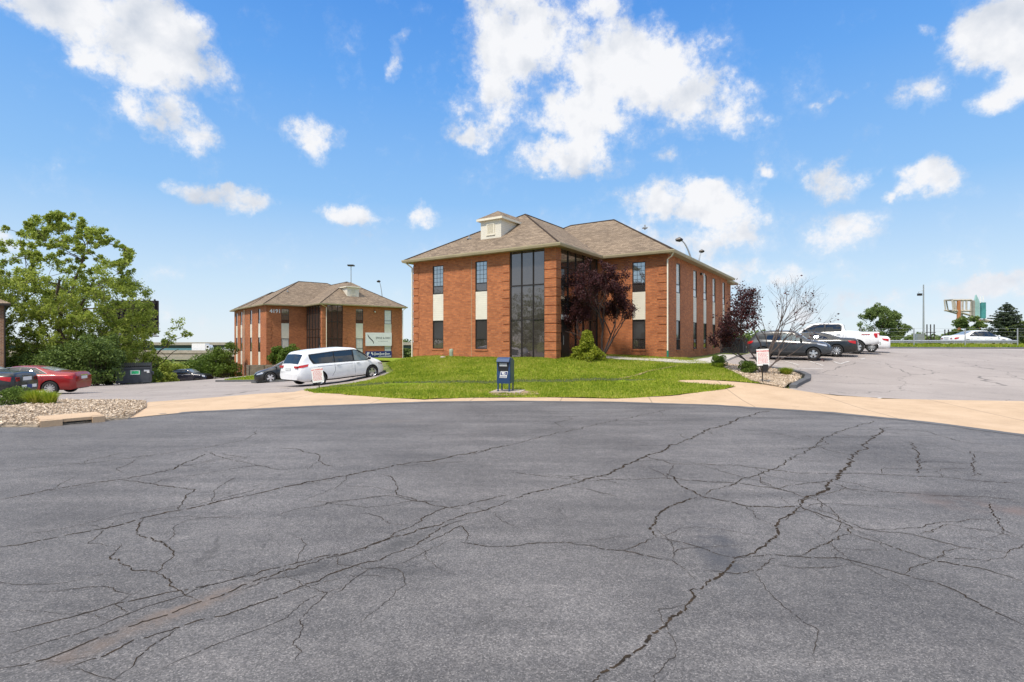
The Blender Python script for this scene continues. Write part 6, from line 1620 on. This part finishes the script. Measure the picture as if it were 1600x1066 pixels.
# overpass and lower road in the valley at left
def overpass():
    Yo = 220.; r = empty('overpass', (-140, Yo, -9), 0, 'long concrete highway overpass crossing the valley at the left horizon', 'overpass'); o = tuple(r.location)
    zt = CAMZ-2.0*Yo/F; m = MB(o); m.box((-130, Yo, zt-.55), (180, 12, 1.1)); m.build('parapet', M_['bridge'], r)
    m = MB(o); m.box((-130, Yo, zt-1.75), (180, 10, 1.3)); m.build('girder', mat('teal_girder', (.05, .08, .08), .7, var=.2), r)
    for k in range(6):
        m = MB(o); x = -208+k*27.5; m.box((x, Yo, -5), (1.6, 7, 8.4)); m.box((x, Yo, -2.75), (3, 10, .9)); m.build('pier', M_['bridge'], r)
    r2 = empty('lower_bridge', (-115, 170, -9), 0, 'low concrete ramp bridge beneath the overpass', 'bridge'); o = tuple(r2.location)
    zt = CAMZ-18*170/F; m = MB(o); m.box((-112, 170, zt-.5), (130, 9, 1.3)); m.build('deck', M_['bridge'], r2)
    m = MB(o); m.box((-112, 170-4.6, zt+.35), (130, .3, .9)); m.build('parapet', M_['bridge'], r2)
    for k in range(5):
        m = MB(o); m.box((-160+k*22, 170, -6), (7 if k == 3 else 1.6, 6, 6.5)); m.build('pier', M_['bridge'] if k != 3 else M_['bronze'], r2)
overpass()
fill([(-180,130), (-60,118), (-40,124), (-40,150), (-180,158)], 8, .1, 'highway', M_['tan'], step=6, kind='structure')
def truck(px, Y, z, L, h, label):
    x = (px-800)/F*Y; r = empty('box_truck', (x, Y, z), 0, label, 'truck')
    m = MB(); m.box((-L*.12, 0, h*.56), (L*.76, 2.4, h*.78)); m.build('cargo_box', M_['p_white'], r)
    m = MB(); m.prism([(L*.27, .5), (L*.5, .5), (L*.5, h*.42), (L*.44, h*.78), (L*.27, h*.8)], -1.1, 1.1, lambda a, b, c: (a, c, b)); m.build('cab', M_['p_white'], r)
    m = MB(); m.box((L*.38, -1.11, h*.6), (L*.12, .04, h*.22)); m.build('side_window', M_['car_glass'], r)
    for wx in (-L*.3, L*.36):
        for s in (-1, 1): m = MB(); m.lathe([(0, -.14), (.5, -.14), (.5, .14), (0, .14)], Matrix.Translation((wx, s*1.05, .5)) @ Matrix.Rotation(R(90), 4, 'X'), 16); m.build('wheel', M_['rubber'], r)
truck(317, 168, CAMZ-18*170/F+.15, 5.6, 2.9, 'white box truck on the lower bridge beneath the overpass')
for px, py, Y, lb in ((354, 550, 168.5, 'tiny white car on the lower bridge near the distant building'), (296, 563, 140, 'small dark car on the pale valley road'), (268, 564, 138, 'small white car at the left on the pale valley road')):
    S = sedan(4.7, 1.85, 1.45, 'p_white' if 'white' in lb else 'p_black'); x = (px-800)/F*Y; place(S, x, Y, (1, .02), lb, 'car', 'moving_car', z=(CAMZ-18*170/F+.15) if Y > 160 else H(x, Y)+.12)
# low pale building under the overpass
r = empty('warehouse', (-100, 300, -11), 0, 'low pale warehouse with blue glass band seen under the overpass', 'building'); o = tuple(r.location)
m = MB(o); m.box((-165, 300, -4), (90, 20, 8)); m.build('wall', M_['bridge'], r)
m = MB(o); m.box((-165, 289.9, -2.2), (86, .3, 3.4)); m.build('window_band', mat('blue_glass', (.12, .25, .30), .2), r)
# guardrail, wire fence along the verge
r = empty('guardrail', (40, 47.6, 1.5), 0, 'steel guardrail running along the highway on the right', 'guardrail'); o = tuple(r.location)
m = MB(o); xs = np.linspace(22, 45.4, 60)
for a, b in zip(xs, xs[1:]):
    pr = [(0, .42), (-.05, .48), (0, .545), (-.05, .61), (0, .68)]
    for (p, q), (p2, q2) in zip(pr, pr[1:]): m.face([(a, 47.6+p, 1.5+q), (b, 47.6+p, 1.5+q), (b, 47.6+p2, 1.5+q2), (a, 47.6+p2, 1.5+q2)])
m.build('rail', M_['steel'], r, fix=False)
for k in range(13):
    m = MB(o); m.box((22.4+k*1.9, 47.72, 1.72), (.15, .15, .9)); m.build('post', M_['wood'], r)
r = empty('wire_fence', (40, 46.4, 1.5), 0, 'thin wire fence with slim posts on the grass verge', 'fence'); o = tuple(r.location)
for px in (1345, 1428, 1508, 1590, 1672):
    x = (px-800)/F*46.4; m = MB(o); zb = strip_h(x, 46.4); m.tube([(x, 46.4, zb-.1), (x, 46.4, CAMZ+20*46.4/F)], .045, 6); m.build('post', M_['steel'], r)
m = MB(o)
for zz in (1.15, 1.6, 1.9): m.tube([(x, 46.4, 1.45+zz*.92) for x in np.linspace(31, 50, 12)], .008, 3)
m.build('wire', M_['steel'], r)
# skeletal sign structure far right
def bigsign():
    Yb = 135.; X = lambda px: (px-800)/F*Yb; Z = lambda py: CAMZ-(py-533)/F*Yb; z = H(X(1520), Yb)-1
    r = empty('sign_frame', (X(1515), Yb, z), 0, 'tall skeletal billboard on rusty posts with teal tower panels far right', 'billboard'); o = tuple(r.location)
    for px, t in ((1498, 470), (1529, 500)):
        m = MB(o); m.tube([(X(px), Yb, z-1), (X(px), Yb, Z(t))], .42, 12); m.build('post', M_['rust'], r)
    m = MB(o)
    for (a, b) in (((1488, 469), (1518, 469)), ((1488, 485.5), (1516, 486)), ((1488, 469), (1490, 485)), ((1518, 469), (1516, 498)), ((1516, 498), (1555, 504)), ((1489, 485), (1517, 493)), ((1537, 499), (1556, 504.5)), ((1510, 469), (1510, 486)), ((1504, 470), (1504, 486)), ((1491, 470), (1494, 485)), ((1538, 485), (1540, 485))):
        m.tube([(X(a[0]), Yb, Z(a[1])), (X(b[0]), Yb+.01, Z(b[1]))], .28, 4); m.tube([(X(a[0]), Yb+2.5, Z(a[1]-1)), (X(b[0]), Yb+2.51, Z(b[1]-1))], .2, 4)
    m.build('lattice', mat('pale_lattice', (.46, .42, .36), .8, var=.2, vscale=1), r, fix=False)
    m = MB(o); m.box((X(1503), Yb+1.3, Z(468.4)), (X(1518)-X(1488), 2.8, .3)); m.build('walkway', M_['bridge'], r)
    for p0, p1, t, b, mm in ((1519, 1526, 471, 496, 'pale'), (1529, 1536, 473, 498, 'deep'), (1516, 1519, 470, 500, 'wood')):
        c = {'pale': (.30, .48, .46), 'deep': (.06, .26, .26), 'wood': (.3, .29, .26)}[mm]
        m = MB(o); m.box(((X(p0)+X(p1))/2, Yb-.6, (Z(t)+Z(b))/2), (X(p1)-X(p0), .5, Z(t)-Z(b)))
        if mm == 'pale': m.prism([(X(p0), Z(t)), (X(p1), Z(t)), (X(1521.5), Z(461))], Yb-.8, Yb-.4, lambda a, b_, c_: (a, c_, b_))
        m.build('tower_panel', mat('panel_'+mm, c, .7, var=.25, vscale=.6), r)
    m = MB(o)
    for px, t in ((1529, 464), (1533, 463)): m.tube([(X(px), Yb-.6, Z(474)), (X(px), Yb-.6, Z(t))], .12, 4)
    m.build('spire', M_['white'], r, fix=False)
bigsign()
# substation frames
for i, (px, lb) in enumerate(((1454, 'cluster of thin dark utility posts right of the tall pole'), (1482, 'shorter cluster of thin dark posts left of the highway sedan'))):
    Y = 125; x = (px-800)/F*Y; z = 0.6; r = empty('substation_frame', (x, Y, z), 0, lb, 'utility frame'); o = (x, Y, z); zt = CAMZ+((26 if i == 0 else 18))*Y/F
    for k in (-1, 0, 1): m = MB(o); m.tube([(x+k*.85, Y, z-.5), (x+k*.85, Y, zt)], .12, 5); m.build('post', M_['bronze'], r)
    m = MB(o)
    for q in (.35, .65): m.tube([(x-1.2, Y, z+(zt-z)*q), (x+1.2, Y, z+(zt-z)*q)], .07, 4)
    m.build('crossarm', M_['bronze'], r)
# ------------------------------------------------------------------ camera, light, sky
cam = bpy.data.cameras.new('camera'); co = bpy.data.objects.new('camera', cam); COL.objects.link(co)
co.location = (0, 0, CAMZ); co.rotation_euler = (R(90), 0, 0); cam.lens = 36*F/1600; cam.sensor_width = 36; cam.clip_end = 6000; cam.clip_start = .05
sc.camera = co
SUND = Vector((-.42, -.62, 0)).normalized(); EL = R(56)
sd = Vector((SUND.x*math.cos(EL), SUND.y*math.cos(EL), math.sin(EL)))
sl = bpy.data.lights.new('sun', 'SUN'); sl.energy = 3.0; sl.angle = R(5.); sl.color = (1., .92, .80)
so = bpy.data.objects.new('sun', sl); COL.objects.link(so); so.rotation_euler = sd.to_track_quat('Z', 'Y').to_euler()
w = bpy.data.worlds.new('World'); sc.world = w; w.use_nodes = True; nt = w.node_tree; N = nt.nodes; L = nt.links
bg = N['Background']; bg.inputs['Strength'].default_value = .12; SKY_S = .12*2**.45
sky = N.new('ShaderNodeTexSky'); sky.sky_type = 'NISHITA'; sky.sun_disc = False; sky.sun_elevation = EL; sky.sun_rotation = math.atan2(sd.x, sd.y); sky.air_density = 1.0; sky.dust_density = .4; sky.ozone_density = 1.6; sky.altitude = 100
tc = N.new('ShaderNodeTexCoord'); dirv = tc.outputs['Generated']
sx = N.new('ShaderNodeSeparateXYZ'); L.new(dirv, sx.inputs[0])
el = math_(nt, 'ARCSINE', sx.outputs['Z']); az = math_(nt, 'ARCTAN2', sx.outputs['X'], sx.outputs['Y'])
cb = N.new('ShaderNodeCombineXYZ'); L.new(az, cb.inputs[0]); L.new(el, cb.inputs[1])
# billowy warp of the sky coordinates
wn = N.new('ShaderNodeTexNoise'); wn.inputs['Scale'].default_value = 9; wn.inputs['Detail'].default_value = 7; wn.inputs['Roughness'].default_value = .6; L.new(dirv, wn.inputs['Vector'])
wv = N.new('ShaderNodeVectorMath'); wv.operation = 'SUBTRACT'; L.new(wn.outputs['Color'], wv.inputs[0]); wv.inputs[1].default_value = (.5, .5, .5)
wv2 = N.new('ShaderNodeVectorMath'); wv2.operation = 'MULTIPLY_ADD'; L.new(wv.outputs[0], wv2.inputs[0]); wv2.inputs[1].default_value = (.13, .10, 0); L.new(cb.outputs[0], wv2.inputs[2])
def ae(px, py): 
    X, Z = (px-800)/F, (533-py)/F; return (math.atan2(X, 1), math.asin(Z/math.sqrt(1+X*X+Z*Z)))
CL = [  # cloud patches: centre, size, tilt, weight (as photographed)
 (150,20,170,60,8,1.),(225,60,120,60,15,1.),(215,110,80,40,10,.9),(60,5,90,40,0,.9),(275,70,60,40,0,.8),
 (265,190,62,30,20,.85),(300,215,38,20,10,.6),(225,185,30,16,0,.35),
 (490,205,38,36,-20,.85),(505,225,22,20,0,.4),(622,85,16,38,25,.75),
 (345,303,80,15,4,.85),(290,298,30,9,0,.35),(410,312,22,10,0,.5),(540,335,38,18,0,.85),(668,343,34,18,0,.9),(610,345,22,12,0,.45),
 (805,60,72,105,0,1.),(775,150,60,50,0,.8),(745,205,48,26,-10,.8),(930,20,55,40,0,.8),(905,45,30,30,0,.6),
 (985,105,110,75,10,1.2),(920,170,90,60,10,1.),(1080,150,90,50,15,1.),(1150,195,46,28,20,.9),(1110,85,35,14,0,.5),(830,190,60,30,0,.7),
 (885,247,82,27,5,.95),(950,258,40,16,0,.5),(1035,240,20,13,0,.55),(925,215,50,30,0,.7),
 (1090,320,100,34,5,.95),(1180,340,60,26,0,.6),(1010,300,48,22,0,.6),(1130,375,90,28,5,.75),(1050,370,70,26,5,.8),(1010,375,60,20,0,.6),
 (1310,280,40,26,10,.85),(1440,272,50,28,8,.9),(1385,300,14,9,0,.6),(1193,270,24,14,0,.7),(1300,365,85,32,-5,.8),(1330,345,45,22,0,.6),
 (1435,140,46,33,-5,.8),(1420,155,35,18,0,.5),(1437,47,15,12,0,.7),(1560,55,95,60,10,1.15),(1600,100,60,60,0,1.),(1565,150,50,24,0,.8),(1520,25,50,25,0,.7),(1325,140,38,9,-25,.5),(1270,160,16,6,0,.35),
 (265,435,50,12,10,.45),(20,385,60,28,0,.7),(300,495,90,16,8,.5),(240,480,60,16,0,.4),(1190,425,150,22,0,.75),(1400,460,220,18,0,.6),(1560,450,90,20,0,.75),(1330,485,200,18,0,.6),(1500,500,160,14,0,.5),(1100,410,70,20,0,.4),(450,425,200,14,0,.18)]
tot = None
for px, py, rx, ry, rot, wt in CL:
    a, e = ae(px, py); a2, _ = ae(px+rx, py); _, e2 = ae(px, py-ry)
    mp = N.new('ShaderNodeMapping'); mp.vector_type = 'TEXTURE'; L.new(wv2.outputs[0], mp.inputs[0])
    mp.inputs['Location'].default_value = (a, e, 0); mp.inputs['Rotation'].default_value = (0, 0, -R(rot)); mp.inputs['Scale'].default_value = (abs(a2-a)*1.12, abs(e2-e)*1.15, 1)
    ln = N.new('ShaderNodeVectorMath'); ln.operation = 'DOT_PRODUCT'; L.new(mp.outputs[0], ln.inputs[0]); L.new(mp.outputs[0], ln.inputs[1])
    g = math_(nt, 'MULTIPLY_ADD', ln.outputs['Value'], -.55*wt, wt, clamp=False); g = math_(nt, 'MAXIMUM', g, 0.)
    tot = g if tot is None else math_(nt, 'SMOOTH_MAX', tot, g, .25)
tot = math_(nt, 'SUBTRACT', tot, .06)
# clouds behind the camera, and unseen ones overhead added as neutral fill light
fb = noise(nt, dirv, 3.2, 8, .55); behind = maprange(nt, sx.outputs['Y'], .45, .1)
tot = math_(nt, 'ADD', tot, math_(nt, 'MULTIPLY', behind, maprange(nt, fb, .47, .62, 0., 1.)))
tot = math_(nt, 'ADD', tot, math_(nt, 'MULTIPLY', maprange(nt, el, .66, .95), maprange(nt, fb, .38, .5, 0., 1.2)))
d1 = noise(nt, dirv, 13, 10, .68)
dens = math_(nt, 'ADD', tot, math_(nt, 'MULTIPLY_ADD', d1, 2.1, -1.05))
alpha = maprange(nt, dens, .28, .82)
alpha = math_(nt, 'MULTIPLY', alpha, maprange(nt, tot, .02, .2))
thin = maprange(nt, dens, .16, .5, 0., .2); thin = math_(nt, 'MULTIPLY', thin, maprange(nt, tot, .03, .25))
alpha = math_(nt, 'MAXIMUM', alpha, thin)
# cloud relief: light from above-left, thicker parts a little greyer underneath
sh = N.new('ShaderNodeVectorMath'); sh.operation = 'ADD'; L.new(dirv, sh.inputs[0]); sh.inputs[1].default_value = (-.015, 0, .03)
d2 = noise(nt, sh.outputs[0], 8, 7, .55); d3 = noise(nt, dirv, 8, 7, .55)
rel = math_(nt, 'SUBTRACT', d3, d2)
lf = math_(nt, 'ADD', math_(nt, 'MULTIPLY_ADD', rel, 2.2, .66), math_(nt, 'MULTIPLY_ADD', noise(nt, dirv, 4, 3), .8, -.4))
ccol = ramp(nt, lf, [(.15, (.58/SKY_S, .64/SKY_S, .74/SKY_S)), (.75, (.93/SKY_S, .94/SKY_S, .97/SKY_S))])
# clear sky graded by elevation
grad = ramp(nt, el, [(0., (.78, .87, .94)), (.10, (.60, .78, .95)), (.25, (.29, .56, .94)), (.45, (.14, .40, .90)), (.6, (.08, .30, .82)), (1., (.04, .18, .6))])
gs = N.new('ShaderNodeVectorMath'); gs.operation = 'SCALE'; L.new(grad, gs.inputs[0]); gs.inputs['Scale'].default_value = 1/SKY_S
base = mixc(nt, .92, sky.outputs[0], gs.outputs[0])
hz = maprange(nt, el, .0, .17, .55, 0.)
cb2 = mixc(nt, hz, ccol, (.86/SKY_S, .88/SKY_S, .93/SKY_S))
ov = N.new('ShaderNodeVectorMath'); ov.operation = 'SCALE'; L.new(cb2, ov.inputs[0]); L.new(maprange(nt, el, .62, .85, 1., 1.9), ov.inputs['Scale'])  # overhead clouds out of frame, brightened as added fill light
fin = mixc(nt, alpha, base, ov.outputs[0])
L.new(fin, bg.inputs['Color'])
sc.view_settings.view_transform = 'Standard'; sc.view_settings.look = 'None'; sc.view_settings.exposure = .45; sc.view_settings.gamma = 1
sc.cycles.max_bounces = 6; sc.cycles.transparent_max_bounces = 6
